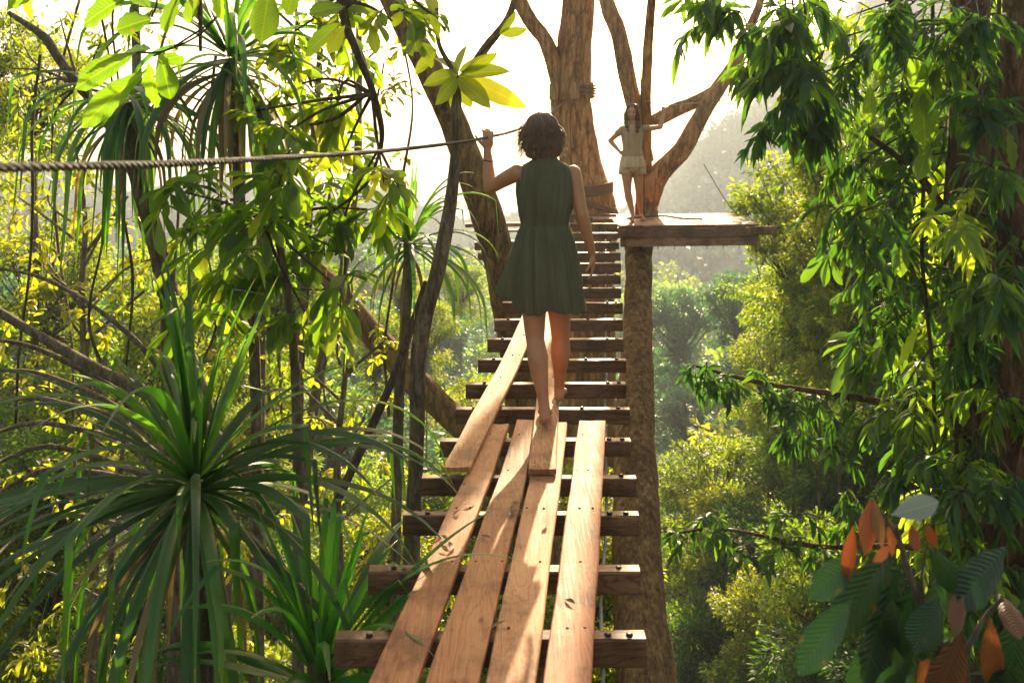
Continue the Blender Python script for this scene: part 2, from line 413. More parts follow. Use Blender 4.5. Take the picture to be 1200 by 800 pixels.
def plain(name, col, rough=.6, metal=0.0, n=None, bs=0.0):
    m, nt, b = new_mat(name)
    b.inputs['Roughness'].default_value = rough; b.inputs['Metallic'].default_value = metal
    tc = nt.nodes.new('ShaderNodeTexCoord')
    nz = noise_n(nt, tc.outputs['Object'], n or 20, 4)
    c = ramp(nt, [(.3, tuple(x * .75 for x in col)), (.7, tuple(min(1, x * 1.15) for x in col))], nz.outputs[0])
    nt.links.new(c.outputs[0], b.inputs['Base Color'])
    if bs: bump(nt, b, nz.outputs[0], bs, .004)
    return m
M['bolt'] = plain('rusty_bolt', (.05, .04, .035), .5, .8)
M['rope_dark'] = plain('rope_dark', (.055, .045, .036), .75, 0, 60, .4)
M['rope_pale'] = plain('rope_pale', (.42, .35, .27), .8, 0, 60, .4)
M['cable'] = plain('cable_grey', (.40, .38, .36), .5, .2, 60, .2)
M['soil'] = plain('forest_soil', (.06, .045, .028), .95, 0, 3, .6)

def skin_mat(name, col):
    m, nt, b = new_mat(name)
    tc = nt.nodes.new('ShaderNodeTexCoord'); nz = noise_n(nt, tc.outputs['Object'], 14, 4)
    c = ramp(nt, [(.3, tuple(x * .88 for x in col)), (.7, tuple(min(1, x * 1.06) for x in col))], nz.outputs[0])
    nt.links.new(c.outputs[0], b.inputs['Base Color']); b.inputs['Roughness'].default_value = .48
    b.inputs['Subsurface Weight'].default_value = .12; b.inputs['Subsurface Radius'].default_value = (.6, .25, .12)
    b.inputs['Subsurface Scale'].default_value = .02
    bump(nt, b, noise_n(nt, tc.outputs['Object'], 300, 2).outputs[0], .1, .001)
    return m
M['skin'] = skin_mat('skin_tan', (.46, .20, .095)); M['skin_far'] = skin_mat('skin_fair', (.55, .25, .12))
def cloth_mat(name, col, tcol, tr=.3, wsc=900):
    m, nt, b = new_mat(name)
    tc = nt.nodes.new('ShaderNodeTexCoord')
    v = mapping(nt, tc.outputs['Object'], (1, 1, .12)); nz = noise_n(nt, v, 26, 4)
    c = ramp(nt, [(.3, tuple(x * .72 for x in col)), (.7, tuple(min(1, x * 1.2) for x in col))], nz.outputs[0])
    nt.links.new(c.outputs[0], b.inputs['Base Color']); b.inputs['Roughness'].default_value = .85
    b.inputs['Sheen Weight'].default_value = .15
    bump(nt, b, noise_n(nt, v, 34, 3).outputs[0], .35, .012)
    t = nt.nodes.new('ShaderNodeBsdfTranslucent'); t.inputs[0].default_value = (*tcol, 1)
    mx = nt.nodes.new('ShaderNodeMixShader'); mx.inputs[0].default_value = tr
    nt.links.new(b.outputs[0], mx.inputs[1]); nt.links.new(t.outputs[0], mx.inputs[2])
    nt.links.new(mx.outputs[0], nt.nodes['Material Output'].inputs['Surface'])
    return m
M['dress'] = cloth_mat('dress_dark_green', (.125, .12, .058), (.28, .25, .12), .3)
M['shirt'] = cloth_mat('shirt_beige', (.50, .33, .18), (.46, .28, .14), .12)
M['shorts'] = cloth_mat('shorts_pale', (.66, .46, .27), (.5, .34, .18), .08)
M['hair'] = plain('hair_brown', (.13, .06, .026), .42, 0, 80, .5)
M['hair_far'] = plain('hair_auburn', (.13, .055, .025), .45, 0, 80, .5)
M['eye'] = plain('eye_dark', (.03, .02, .015), .2); M['lip'] = plain('lip', (.35, .10, .08), .5)

# ------------------------------------------------------------------ terrain
def sstep(a, b, x):
    t = np.clip((x - a) / (b - a), 0, 1); return t * t * (3 - 2 * t)
def ground_z(x, y):
    x = np.asarray(x, float); y = np.asarray(y, float)
    z = np.interp(y, [-60, 0, 10, 25, 60, 120, 200, 260, 330, 420, 600], [-6, -6.5, -8, -13, -24, -29, -34, -33, -27, -20, -30])
    # left bank rises, valley opens to the right
    z = z + 5.0 * sstep(2, -14, x) * (1 - sstep(60, 130, y)) + 9 * sstep(6, 30, x) * (1 - sstep(18, 45, y)) * .4
    # the far ridge, higher to the right
    u = x / np.maximum(y, 1)
    rz = np.interp(u, [-1, -.2, .05, .16, .25, .34, .45, .8], [-22, -34, -44, -36, -15, 4, 24, 46])
    s_ = sstep(125, 225, y)
    z = z * (1 - s_) + rz * s_ + 3 * np.sin(u * 31) * s_
    z = z - sstep(260, 480, y) * 20
    z = z + 1.0 * np.sin(x * .13 + 1.3) * np.cos(y * .11) * sstep(8, 40, y) + .4 * np.sin(x * .6) * np.sin(y * .5)
    return z
def build_ground():
    ys = np.concatenate([np.arange(-40, 60, 2.0), np.geomspace(60, 620, 60)])
    us = np.linspace(-1, 1, 140)
    V = []; 
    for y in ys:
        half = 40 + max(y, 0) * 1.15
        xs = us * half
        V.append(np.stack([xs, np.full_like(xs, y), ground_z(xs, np.full_like(xs, y))], -1))
    V = np.array(V); ny, nx = V.shape[:2]
    i = np.arange(ny - 1)[:, None] * nx; j = np.arange(nx - 1)[None]
    F = np.stack([i + j, i + j + 1, i + nx + j + 1, i + nx + j], -1).reshape(-1, 4)
    mb = MB(); mb.add(V.reshape(-1, 3), F)
    m, nt, b = new_mat('forest_floor')
    tc = nt.nodes.new('ShaderNodeTexCoord')
    n1 = noise_n(nt, tc.outputs['Object'], .7, 8, .7); n2 = noise_n(nt, tc.outputs['Object'], 4, 6, .7)
    c = ramp(nt, [(.35, (.035, .03, .015)), (.5, (.03, .05, .015)), (.65, (.05, .075, .02))], n1.outputs[0])
    nt.links.new(c.outputs[0], b.inputs['Base Color']); b.inputs['Roughness'].default_value = .95
    bump(nt, b, n2.outputs[0], .8, .3)
    o = mb.build('ground', m); tag(o, 'forest floor falling away into a valley', None, None, 'structure')
build_ground()

# ------------------------------------------------------------------ crowns
def unit(n):
    v = rng.normal(size=(n, 3)); return v / np.linalg.norm(v, axis=1, keepdims=True)
def make_crown(n_clump, per, leaf, wratio, cr=(.2, .33), tmpl=T_SMALL, flat=.75, up=.4, twigr=.006, skirt=.35, limb=True):
    """Unit-radius crown round the origin: leaf mesh builder, limb mesh builder, clump centres."""
    lb, tb = MB(), MB()
    d = unit(n_clump); d[:, 2] = d[:, 2] * .85 + .12
    rr = rng.uniform(.42, 1.0, n_clump) ** .6 * (1 - .18 * rng.random(n_clump))
    C = d * rr[:, None]; C[:, 2] *= flat
    wob = 1 + .28 * np.sin(np.arctan2(C[:, 1], C[:, 0]) * 3 + rng.uniform(0, 6)) * (1 - abs(C[:, 2]))
    C[:, :2] *= wob[:, None]
    ns = int(n_clump * skirt)
    if ns:
        an = rng.uniform(0, 6.283, ns); rs_ = rng.uniform(.25, .85, ns); 
        C[-ns:, 0] = np.cos(an) * rs_; C[-ns:, 1] = np.sin(an) * rs_; C[-ns:, 2] = rng.uniform(-1.7, -.3, ns)
    base = np.array([0, 0, -1.3 * flat])
    for c in C:
        r = rng.uniform(*cr); n = int(per * (r / cr[1]) ** 2)
        dd = unit(n); q = rng.random(n) ** .4
        p = c + dd * (q * r)[:, None] * np.array([1, 1, .62])
        D = dd * .8 + c * .6 + unit(n) * .5; D[:, 2] -= .35
        N = unit(n) * .6 + dd * .3 + np.array([0, 0, up + .35])
        L = leaf * rng.uniform(.6, 1.3, n)
        ti = np.clip(rng.normal(.45, .2, n) + rng.normal(0, .12), 0, 1)
        lb.leaves(p, D, N, L, L * wratio, tmpl, ti)
        if limb:
            mid = (base * .55 + c * .45) + unit(1)[0] * .1
            tb.tube([base, base * .75 + mid * .25 + unit(1)[0] * .03, mid, c * .8 + mid * .2 + unit(1)[0] * .04, c], [twigr * 3.2, twigr * 2.6, twigr * 1.8, twigr * 1.1, twigr * .5], 5, cap=False)
            for _ in range(3):
                e = c + unit(1)[0] * r * .8
                tb.tube([c * .7 + mid * .3, (c + e) / 2 + unit(1)[0] * .03, e], [twigr * .8, twigr * .5, twigr * .2], 4, cap=False)
    return lb, tb
CROWN = {}
def crown_variant(key, mat, **kw):
    lb, tb = make_crown(**kw)
    c = lb.build('crown', M[mat]); t = tb.build('limbs', M['twig'])
    CROWN[key] = (c.data, t.data)
    bpy.data.objects.remove(c); bpy.data.objects.remove(t)
for i in range(3):
    crown_variant('fineY%d' % i, 'leaf_yellow', n_clump=85, per=200, leaf=.075, wratio=.5, cr=(.13, .28))
    crown_variant('fineM%d' % i, 'leaf_mid', n_clump=85, per=200, leaf=.08, wratio=.45, cr=(.13, .28))
for i in range(2):
    crown_variant('dark%d' % i, 'leaf_dark', n_clump=80, per=180, leaf=.11, wratio=.36, cr=(.18, .3))
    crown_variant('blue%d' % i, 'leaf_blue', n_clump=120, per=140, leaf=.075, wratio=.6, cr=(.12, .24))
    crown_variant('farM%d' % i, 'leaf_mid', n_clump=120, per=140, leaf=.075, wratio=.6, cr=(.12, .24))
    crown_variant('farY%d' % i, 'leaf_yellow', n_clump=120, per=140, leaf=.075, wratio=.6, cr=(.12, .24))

TREE_N = 0; SKIP = set([322,258,49,121,185,186,211,235,1,2,3,4,5,9,10,11,13,14,15,16,18,19,21,22,27,29,30,31,32,33,35,38,39,40,42,43,45,47,48,51,54,55,60,67,69,70,71,72,73,74,75,76,77,78,79,80,81,83,84,85,86,87,88,90,91,92,93,94,95,96,97,98,99,100,101,102,103,106,107,112,113,114,115,116,117,118,119,120,123,124,125,128,129,130,131,133,134,136,137,138,139,140,141,142,143,144,145,146,147,148,150,151,152,153,154,155,157,158,159,162,163,164,166,169,170,171,172,174,176,177,178,179,180,181,182,184,187,189,190,191,192,193,195,197,199,201,202,204,205,206,207,208,209,210,212,214,215,217,218,224,225,226,227,228,230,231,232,233,234,237,238,239,240,241,242,244,245,246,248,249,250,252,253,254,255,256,259,260,261,262,264,267,268,269,270,273,275,276,277,280])   # nothing of these shows past the nearer foliage
def place_tree(kind, c, r, label, group, name='forest_tree', cat='tree', bark='bark_grey', lean=0.0, rx=None):
    """A tree whose crown is centred at c (world) with radius r, its trunk down to the ground."""
    c = Vector(c)
    global TREE_N
    TREE_N += 1; zz_ = random.uniform(.85, 1.15); rot_ = random.uniform(0, 6.28)
    if TREE_N in SKIP: return None
    gz = float(ground_z(c.x, c.y))
    t = empty(name, (c.x, c.y, gz), label, cat, group)
    cm, tm = CROWN[kind]
    h = c.z - gz
    cr = bpy.data.objects.new('crown', cm); COL.objects.link(cr); cr.parent = t
    cr.location = (0, 0, h); cr.scale = (r * (rx or 1), r, r * zz_); cr.rotation_euler = (0, 0, rot_)
    lm = bpy.data.objects.new('branches', tm); COL.objects.link(lm); lm.parent = t
    lm.location = cr.location; lm.scale = cr.scale; lm.rotation_euler = cr.rotation_euler
    tb = MB(); top = h - .9 * r
    if top > .3:
        w = min(.13, .03 * r + .02 + .003 * h) * (.4 if name == 'bush' else 1)
        pts = []; n = 6
        for i in range(n + 1):
            s_ = i / n
            pts.append((math.sin(s_ * 3.1 + c.x) * .05 * r * (1 - s_), math.cos(s_ * 2.3 + c.y) * .05 * r * (1 - s_), -.3 + (top + .3) * s_))
        tb.tube(pts, [w * (1.35 - .75 * i / n) for i in range(n + 1)], 8, bump=.12)
        tb.build('trunk', M[bark], t)
    return t

# far wooded ridge: nobody could count these crowns
def far_forest():
    lb = MB()
    n = 2800
    y = rng.uniform(112, 300, n); u = rng.uniform(-.62, .66, n); x = u * y
    z = ground_z(x, y)
    for i in range(n):
        r = rng.uniform(3.2, 6.5) + y[i] / 200; k = 120
        dd = unit(k); dd[:, 2] = np.abs(dd[:, 2]) * .95 - .12
        p = np.array([x[i], y[i], z[i] + r * .5]) + dd * r * rng.uniform(.7, 1.08, (k, 1)) * np.array([1, 1, 1.15])
        L = rng.uniform(.8, 2.0, k) * r / 6
        lb.leaves(p, dd + unit(k) * .8, dd + unit(k) * .4, L, L * .8, T_SMALL, np.clip(rng.normal(.4, .2, k) + rng.normal(0, .15), 0, 1))
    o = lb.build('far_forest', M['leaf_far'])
    tag(o, 'hazy wooded ridge across the valley', None, None, 'stuff')
far_forest()

# valley trees, each its own
GV = 'trees filling the valley beyond the platform'
COLW = {'fineY': 'yellow-green', 'fineM': 'mid-green', 'dark': 'dark green', 'blue': 'blue-green', 'farM': 'green', 'farY': 'yellowish'}
def nearest(px, py, marks): return min(marks, key=lambda m: (m[0] - px) ** 2 + (m[1] - py) ** 2)[2]
VMARK = [(60, 300, 'beyond the leaves at the far left'), (60, 480, 'beyond the pale arching branches'), (240, 350, 'above the large screw pine'), (240, 600, 'behind the large screw pine'), (430, 330, 'behind the small screw pine rosette'),
         (440, 450, 'behind the mossy log'), (520, 330, 'between the slim trunk and leaning trunk'), (540, 470, 'seen past the left beam ends'), (650, 340, 'seen between the far crossbeams'), (680, 430, 'seen under the middle crossbeams'), (680, 540, 'seen under the near crossbeams'),
         (800, 310, 'just under the platform'), (800, 380, 'right of the platform trunk, upper part'), (810, 460, 'right of the platform trunk, middle part'), (820, 560, 'right of the platform trunk, lower part'), (880, 320, 'under the platform beam end'), (900, 400, 'above the arching leafy branch'),
         (980, 330, 'behind the yellow-green tree'), (1000, 480, 'behind the arching leafy branch'), (1120, 350, 'behind the vine covered trunk'), (1100, 520, 'behind the lower right foliage'), (900, 650, 'left of the orange-leaved sapling')]
def valley_label(kind, px, py, y):
    d = 'near' if y < 44 else ('middle-distance' if y < 75 else 'distant')
    return d + ' ' + COLW[kind[:-1]] + ' valley tree ' + nearest(px, py, VMARK)
def valley():
    k = 0
    bands = [(24, 44, 70, 2.2, 3.4), (44, 75, 100, 3.2, 5.0), (75, 120, 110, 4.4, 6.6)]
    for y0, y1, n, r0, r1 in bands:
        for _ in range(n):
            y = random.uniform(y0, y1); px = random.uniform(-40, 1240)
            x = (px - 600) * y / 1000; r = random.uniform(r0, r1)
            z = float(ground_z(x, y)) + r * random.uniform(.75, 1.25)
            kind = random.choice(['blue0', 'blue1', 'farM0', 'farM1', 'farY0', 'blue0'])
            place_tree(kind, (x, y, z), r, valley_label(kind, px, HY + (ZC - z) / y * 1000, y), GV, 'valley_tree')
            k += 1
valley()

# haze: closed box of even air round everything
def haze():
    mb = MB(); mb.box((0, 295, 12.5), (1500, 730, 145))
    m = bpy.data.materials.new('haze_air'); m.use_nodes = True; nt = m.node_tree
    nt.nodes.remove(nt.nodes['Principled BSDF'])
    pv = nt.nodes.new('ShaderNodeVolumePrincipled')
    pv.inputs['Color'].default_value = (.74, .85, 1.0, 1); pv.inputs['Density'].default_value = HAZE
    pv.inputs['Anisotropy'].default_value = .34
    nt.links.new(pv.outputs[0], nt.nodes['Material Output'].inputs['Volume'])
    o = mb.build('haze', m, smooth=False); tag(o, 'thin sunlit haze in the air', None, None, 'stuff')
HAZE = .0014
haze()

# ------------------------------------------------------------------ the hanging bridge
SL = [(750, 395, 757), (670, 432, 748), (605, 473, 748), (560, 497, 746), (517, 519, 741), (480, 537, 739), (450, 549, 735),
      (422, 563, 735), (398, 573, 731), (375, 582, 731), (355, 590, 729), (338, 595, 729), (323, 598, 728), (309, 602, 727), (296, 606, 727),
      (284, 612, 726), (273, 618, 725), (262, 624, 724), (251, 632, 722)]
slat = []
for k, (y, xl, xr) in enumerate(SL):
    if k <= 10: Y = 2.59 + .425 * k
    else:
        z = .109 + .06 * (k - 10) / 8
        Y = (ZC - z) / (y - HY) * 1000
    slat.append((Y, ZC - (y - HY) * Y / 1000, (xl - 600) * Y / 1000, (xr - 600) * Y / 1000))
for k in range(1, 5):
    slat.insert(0, (2.59 - .425 * k, .012, -.533 - .047 * k, .408 - .047 * k))
SY = [s_[0] for s_ in slat]; SZ = [s_[1] for s_ in slat]
def zs(Y): return float(np.interp(Y, SY, SZ))
def board(name, corners, thick, mat, parent, ztop, nseg=30, nx=4, wob=.003, chips=True, seed=0):
    """corners: (Xl,Xr,Y) near and far; ztop(Y) gives the top surface height."""
    (al, ar, ya), (bl, br, yb) = corners
    V = []; UV = []
    for i in range(nseg + 1):
        t = i / nseg; Y = ya + (yb - ya) * t
        l = al + (bl - al) * t; r = ar + (br - ar) * t
        l += wob * 1.6 * noise.noise(Vector((Y * 2.3, seed, 1))); r += wob * 1.6 * noise.noise(Vector((Y * 2.1, seed, 7)))
        zt = ztop(Y)
        for (sx, dz) in [(0.0, -.004), (.03, 0), (.35, 0), (.65, 0), (.97, 0), (1.0, -.004), (1.0, -thick), (0.0, -thick)]:
            x = l + (r - l) * sx
            cup = .003 * (2 * sx - 1) ** 2
            V.append((x, Y + (.006 * noise.noise(Vector((sx * 3, seed, Y))) if i in (0, nseg) else 0), zt + dz + cup + wob * noise.noise(Vector((x * 3, Y * 1.5, seed)))))
            UV.append((x, Y))
    F = []
    for i in range(nseg):
        for k in range(8):
            a = i * 8 + k; b = i * 8 + (k + 1) % 8
            F.append((a, b, b + 8, a + 8))
    mb = MB(); mb.add(V, [np.array(F), np.array([[7, 6, 5, 4, 3, 2, 1, 0]]), np.array([[nseg * 8 + k for k in range(8)]])], UV)
    return mb.build(name, M[mat], parent, smooth=False)

def beam(name, a, b, h, d, mat, parent, seg=10, seed=0):
    """A squared beam from a to b (centres of the top face), height h, depth d across; edges slightly worn."""
    a = Vector(a); b = Vector(b); ax = (b - a); L = ax.length; ax.normalize()
    up = Vector((0, 0, 1)); sd_ = ax.cross(up).normalized(); up = sd_.cross(ax)
    V = []; UV = []; c = .006
    prof = [(-d / 2 + c, 0), (d / 2 - c, 0), (d / 2, -c), (d / 2, -h + c), (d / 2 - c, -h), (-d / 2 + c, -h), (-d / 2, -h + c), (-d / 2, -c)]
    for i in range(seg + 1):
        t = i / seg; p = a + ax * L * t
        for k, (s_, z) in enumerate(prof):
            w = .0035 * noise.noise(Vector((t * L * 4, k * 3.3, seed))) + .0015 * noise.noise(Vector((t * L * 17, k * 5.1, seed)))
            V.append(tuple(p + sd_ * (s_ + w) + up * (z + w))); UV.append((k * h / 3 + seed * .7, t * L))
    F = []
    for i in range(seg):
        for k in range(8):
            q = i * 8 + k; r = i * 8 + (k + 1) % 8
            F.append((q, q + 8, r + 8, r))
    mb = MB(); mb.add(V, [np.array(F), np.array([[0, 1, 2, 3, 4, 5, 6, 7]]), np.array([[seg * 8 + k for k in range(7, -1, -1)]])], UV)
    return mb.build(name, M[mat], parent, smooth=False)

bridge = empty('hanging_bridge', (0, 0, 0), 'narrow hanging footbridge of dark crossbeams with loose planks laid along it', 'bridge')
for k, (Y, z, xl, xr) in enumerate(slat):
    j = [random.uniform(-.008, .008) for _ in range(4)]
    cb = beam('crossbeam', (xl + j[0] - .01, Y + j[1] + .024, z + j[2] * .3), (xr + j[0], Y + j[3] + .024, z - j[2] * .3), .088 + random.uniform(-.008, .006), .05 + random.uniform(-.004, .008), 'beam', bridge, seed=k * 1.7)
    cb.color = (*[random.uniform(.75, 1.1)] * 3, 1)
    if Y < 9:
        for fx in ([.09, .72, .93] if k % 2 else [.1, .88, .95]):
            m = MB(); x = xl + (xr - xl) * fx; zz = z + .001
            m.tube([(x, Y + .024, zz - .004), (x, Y + .024, zz + .005), (x, Y + .024, zz + .008)], [.011, .011, .006], 6)
            m.build('bolt', M['bolt'], cb, smooth=False)
# cables under the beams
def cable(pts, r, name, parent, mat='cable', strands=3, pitch=.05):
    mb = MB(); rope_geo(mb, pts, r, strands, pitch); return mb.build(name, M[mat], parent)
def resample(pts, step):
    pts = [Vector(p) for p in pts]; out = [pts[0]]
    for a, b in zip(pts[:-1], pts[1:]):
        n = max(1, int((b - a).length / step))
        for i in range(1, n + 1): out.append(a.lerp(b, i / n))
    return out
def smooth_path(pts, n=8):
    """Catmull-Rom through the points."""
    p = [Vector(q) for q in pts]; p = [p[0] * 2 - p[1]] + p + [p[-1] * 2 - p[-2]]
    out = []
    for i in range(1, len(p) - 2):
        for k in range(n):
            t = k / n
            out.append(.5 * ((2 * p[i]) + (-p[i - 1] + p[i + 1]) * t + (2 * p[i - 1] - 5 * p[i] + 4 * p[i + 1] - p[i + 2]) * t * t + (-p[i - 1] + 3 * p[i] - 3 * p[i + 1] + p[i + 2]) * t ** 3))
    out.append(p[-2]); return out
def rope_geo(mb, pts, r, strands=3, pitch=.05, per=6):
    q = resample(pts, pitch / per); n = len(q)
    L = 0; S = [[] for _ in range(strands)]; up = None
    for i, p in enumerate(q):
        d = (q[min(i + 1, n - 1)] - q[max(i - 1, 0)]).normalized()
        if i: L += (p - q[i - 1]).length
        if up is None: up = d.orthogonal().normalized()
        up = (up - d * up.dot(d)).normalized(); w = d.cross(up)
        for s_ in range(strands):
            a = 2 * math.pi * (L / pitch + s_ / strands)
            S[s_].append(p + (up * math.cos(a) + w * math.sin(a)) * r * .5)
    for s_ in S: mb.tube(s_, r * .56, 5, cap=True)
for f_, zo in ((.86, -.1), (.17, -.1)):
    pts = []
    for (Y, z, xl, xr) in slat: pts.append((xl + (xr - xl) * f_, Y, z + zo))
    cable(pts, .007, 'cable', bridge)

def yp(y, z): return (ZC - z) / (y - HY) * 1000
def plank(xa, ya, xb, yb, back=None, raised=False, seed=0, label=None):
    off = (lambda Y: .026) if not raised else (lambda Y: float(np.interp(Y, [0, 4.5, 5.4, 20], [.057, .057, .028, .028])))
    def top(Y): return zs(Y) + off(Y)
    def solve(y):
        Y = 4
        for _ in range(12): Y = yp(y, top(Y))
        return Y
    Ya, Yb = solve(ya), solve(yb)
    A = [(x - 600) * Ya / 1000 for x in xa]; B = [(x - 600) * Yb / 1000 for x in xb]
    if back is not None:
        t = (back - Ya) / (Yb - Ya); A = [A[i] + (B[i] - A[i]) * t for i in (0, 1)]; Ya = back
    o = board('plank', ((A[0], A[1], Ya), (B[0], B[1], Yb)), .024, 'plank', bridge, top, seed=seed)
    if label: o['label'] = label
    # nail heads where the plank crosses a beam
    for (Y, z, xl, xr) in slat:
        if Ya + .03 < Y < Yb - .03 and Y > 2.0 and random.random() < .75:
            t = (Y + .02 - Ya) / (Yb - Ya); m = MB()
            for fx in random.choice([(.2, .8), (.25,), (.7,), (.15, .6), (.4, .85)]):
                x = A[0] + (B[0] - A[0]) * t + (A[1] - A[0]) * (fx + random.uniform(-.06, .06))
                zt = top(Y + .02) + .0025
                m.tube([(x, Y + .02, zt - .004), (x, Y + .02, zt + .001), (x, Y + .02, zt + .002)], [.005, .005, .002], 6)
            m.build('nail', M['bolt'], o, smooth=False)
    return o
for args, kw, tintc in [
    (((432, 488), 800, (571, 596), 497), dict(back=1.0, seed=1), (1.0, .95, .9)),
    (((499, 560), 800, (606, 631), 492), dict(back=1.2, seed=2), (.95, .86, .8)),
    (((568, 627), 800, (634, 665), 495), dict(back=.9, seed=3), (1.15, 1.2, 1.25)),
    (((637, 693), 800, (678, 710), 493), dict(back=1.1, seed=4, label='reddish plank at the right side'), (1.02, .86, .95)),
    (((619, 652), 550, (640, 659), 362), dict(raised=True, seed=5, label='plank overlapping the ones before it'), (1.05, .95, .95)),
    (((518, 551), 548, (623, 641), 345), dict(raised=True, seed=6, label='plank running diagonally off the left side'), (1.0, .92, .8))]:
    plank(*args, **kw).color = (*tintc, 1)

# dry leaf litter and a wet stain would sit on the planks: a few curled bits
def litter():
    for i, (px, py) in enumerate([(526, 628), (528, 640), (518, 645), (600, 600), (558, 585), (470, 700), (640, 610), (655, 700), (562, 628), (530, 600), (604, 585), (580, 740)]):
        Y = yp(py, .03); p = P(px, py, Y)
        mb = MB(); n = random.randint(1, 2)
        for _ in range(n):
            a = random.uniform(0, 6.28); d = np.array([[math.cos(a), math.sin(a), .15]])
            pp = np.array([[p.x + random.uniform(-.02, .02), p.y + random.uniform(-.02, .02), zs(Y) + .031]])
            mb.leaves(pp, d, np.array([[random.uniform(-.4, .4), 0, 1.]]), random.uniform(.035, .06), .02, T_LANCE, np.array([random.random()]))
        o = mb.build('dry_leaf', M['strap_dry'])
        tag(o, 'tiny curled brown dry leaf lying on the bridge planks', 'leaf', 'dry leaf bits on the planks')
litter()

# ------------------------------------------------------------------ ropes
def rope_thing(pts, r, label, mat, strands=3, pitch=.06, name='rope'):
    mb = MB(); rope_geo(mb, smooth_path(pts, 10), r, strands, pitch)
    o = mb.build(name, M[mat]); tag(o, label, 'rope'); return o
HAND_L = P(571, 161, 4.66)
rope_thing([P(-260, 203, .9), P(0, 197, 1.25), P(200, 192, 1.75), P(330, 185, 2.35), P(450, 177, 3.2), P(530, 168, 4.0), HAND_L, P(612, 150, 6.6), P(645, 133, 9.5), P(662, 119, 12.9)],
           .0085, 'thick dark twisted handrail rope crossing the upper left to the raised hand', 'rope_dark')

# ------------------------------------------------------------------ platform round the trees
plat = empty('tree_platform', P(790, 262, 12.0), 'square wooden platform fixed high against the tree where the far woman stands', 'platform')
PZ = .136
def pl_local(o): o.parent = plat; o.matrix_parent_inverse = Matrix.Translation(-Vector(plat.location)); return o
xa, xb = 1.44, 3.36
for i in range(7):
    y0 = 11.5 + i * .19
    sk = .04 * math.sin(i * 2.1)
    # boards run left-right
    a = (xa - .3 + sk if i > 3 else xa + sk * .3, y0 + .09, PZ); b = (xb + sk * .5, y0 + .25, PZ)
    pl_local(beam('deck_board', a, b, .03, .178, 'deck', None, seed=i * 1.3))
pl_local(beam('fascia_board', (xa - .02, 11.46, PZ - .033), (xb, 11.62, PZ - .033), .13, .035, 'beam', None, seed=31))
pl_local(beam('fascia_board', (xa + .02, 11.50, PZ - .168), (xb + .02, 11.66, PZ - .168), .12, .04, 'deck', None, seed=33))
pl_local(beam('support_beam', (xa + .2, 11.78, PZ - .06), (xb + .32, 11.92, PZ - .06), .12, .09, 'deck', None, seed=35))
pl_local(beam('support_beam', (xa - .1, 12.62, PZ - .165), (xb + .05, 12.74, PZ - .165), .12, .09, 'beam', None, seed=36))
for i, x in enumerate((1.7, 2.2, 2.75, 3.2)):
    pl_local(beam('joist', (x, 11.55, PZ - .033), (x, 12.78, PZ - .033), .1, .05, 'deck', None, seed=40 + i))
for i in range(9):
    m = MB(); x = xa + .08 + i * .225
    m.tube([(x, 11.475 + .084 * (x - xa), PZ - .27), (x, 11.475 + .084 * (x - xa), PZ - .33)], .005, 5)
    pl_local(m.build('nail', M['bolt'], None))
# small landing left of the big trunk
land = empty('tree_landing', P(575, 290, 11.0), 'weathered boards of a small landing behind the leaning left trunk', 'platform')
def ll(o): o.parent = land; o.matrix_parent_inverse = Matrix.Translation(-Vector(land.location)); return o
for i, (x0, x1, y, Yd, h) in enumerate([(545, 640, 262, 12.2, .05), (552, 640, 270, 11.9, .03), (556, 640, 283, 11.5, .11), (560, 650, 297, 11.3, .08)]):
    a = P(x0, y, Yd); b = P(x1, y - 2, Yd + .1)
    ll(beam('landing_board', a, b, h, .14, 'deck' if i < 2 else 'beam', None, seed=50 + i))

# ------------------------------------------------------------------ trunks
def trunk_path(lst, n=7):
    """lst: (px, py, Y, width_px) -> smoothed points and radii"""
    pts = [P(a, b, Y) for a, b, Y, w in lst]; rad = [w * Y / 2180 for a, b, Y, w in lst]
    sp = smooth_path(pts, n); xs = np.linspace(0, len(pts) - 1, len(sp))
    return sp, list(np.interp(xs, range(len(rad)), rad))
def down_to_ground(lst, dx=0, dy=0, grow=1.4):
    px, py, Y, w = lst[-1]; p = P(px, py, Y); gz = float(ground_z(p.x + dx, Y + dy)) - .5
    return Vector((p.x + dx, Y + dy, gz)), w * Y / 2000 * grow
def big_tree(name, label, limbs, bark, sides=20, bmp=.13, ground=True, dx=0, dy=0, crown=None, cat='tree', limb_bark=None):
    base = limbs[0]
    sp, rd = trunk_path(base)
    if ground:
        g, gr = down_to_ground(base, dx, dy)
        last = sp[-1]; m = 8; r0 = rd[-1]
        for i in range(1, m + 1): sp.append(last.lerp(g, i / m)); rd.append(r0 + (gr - r0) * i / m)
    loc = sp[-1] if ground else sp[-1]
    t = empty(name, loc, label, cat)
    mb = MB(); mb.tube(sp, rd, sides, bump=bmp, bscale=4, cap=True)
    tr = mb.build('trunk', M[bark]); tr.parent = t; tr.matrix_parent_inverse = Matrix.Translation(-Vector(loc))
    for l in limbs[1:]:
        sp2, rd2 = trunk_path(l); mb = MB(); mb.tube(sp2, rd2, max(8, sides // 2 + 2), bump=bmp, bscale=6)
        o = mb.build('limb', M[limb_bark or bark]); o.parent = t; o.matrix_parent_inverse = Matrix.Translation(-Vector(loc))
    return t
def attach(o, t):
    o.parent = t; o.matrix_parent_inverse = Matrix.Translation(-Vector(t.location)); return o

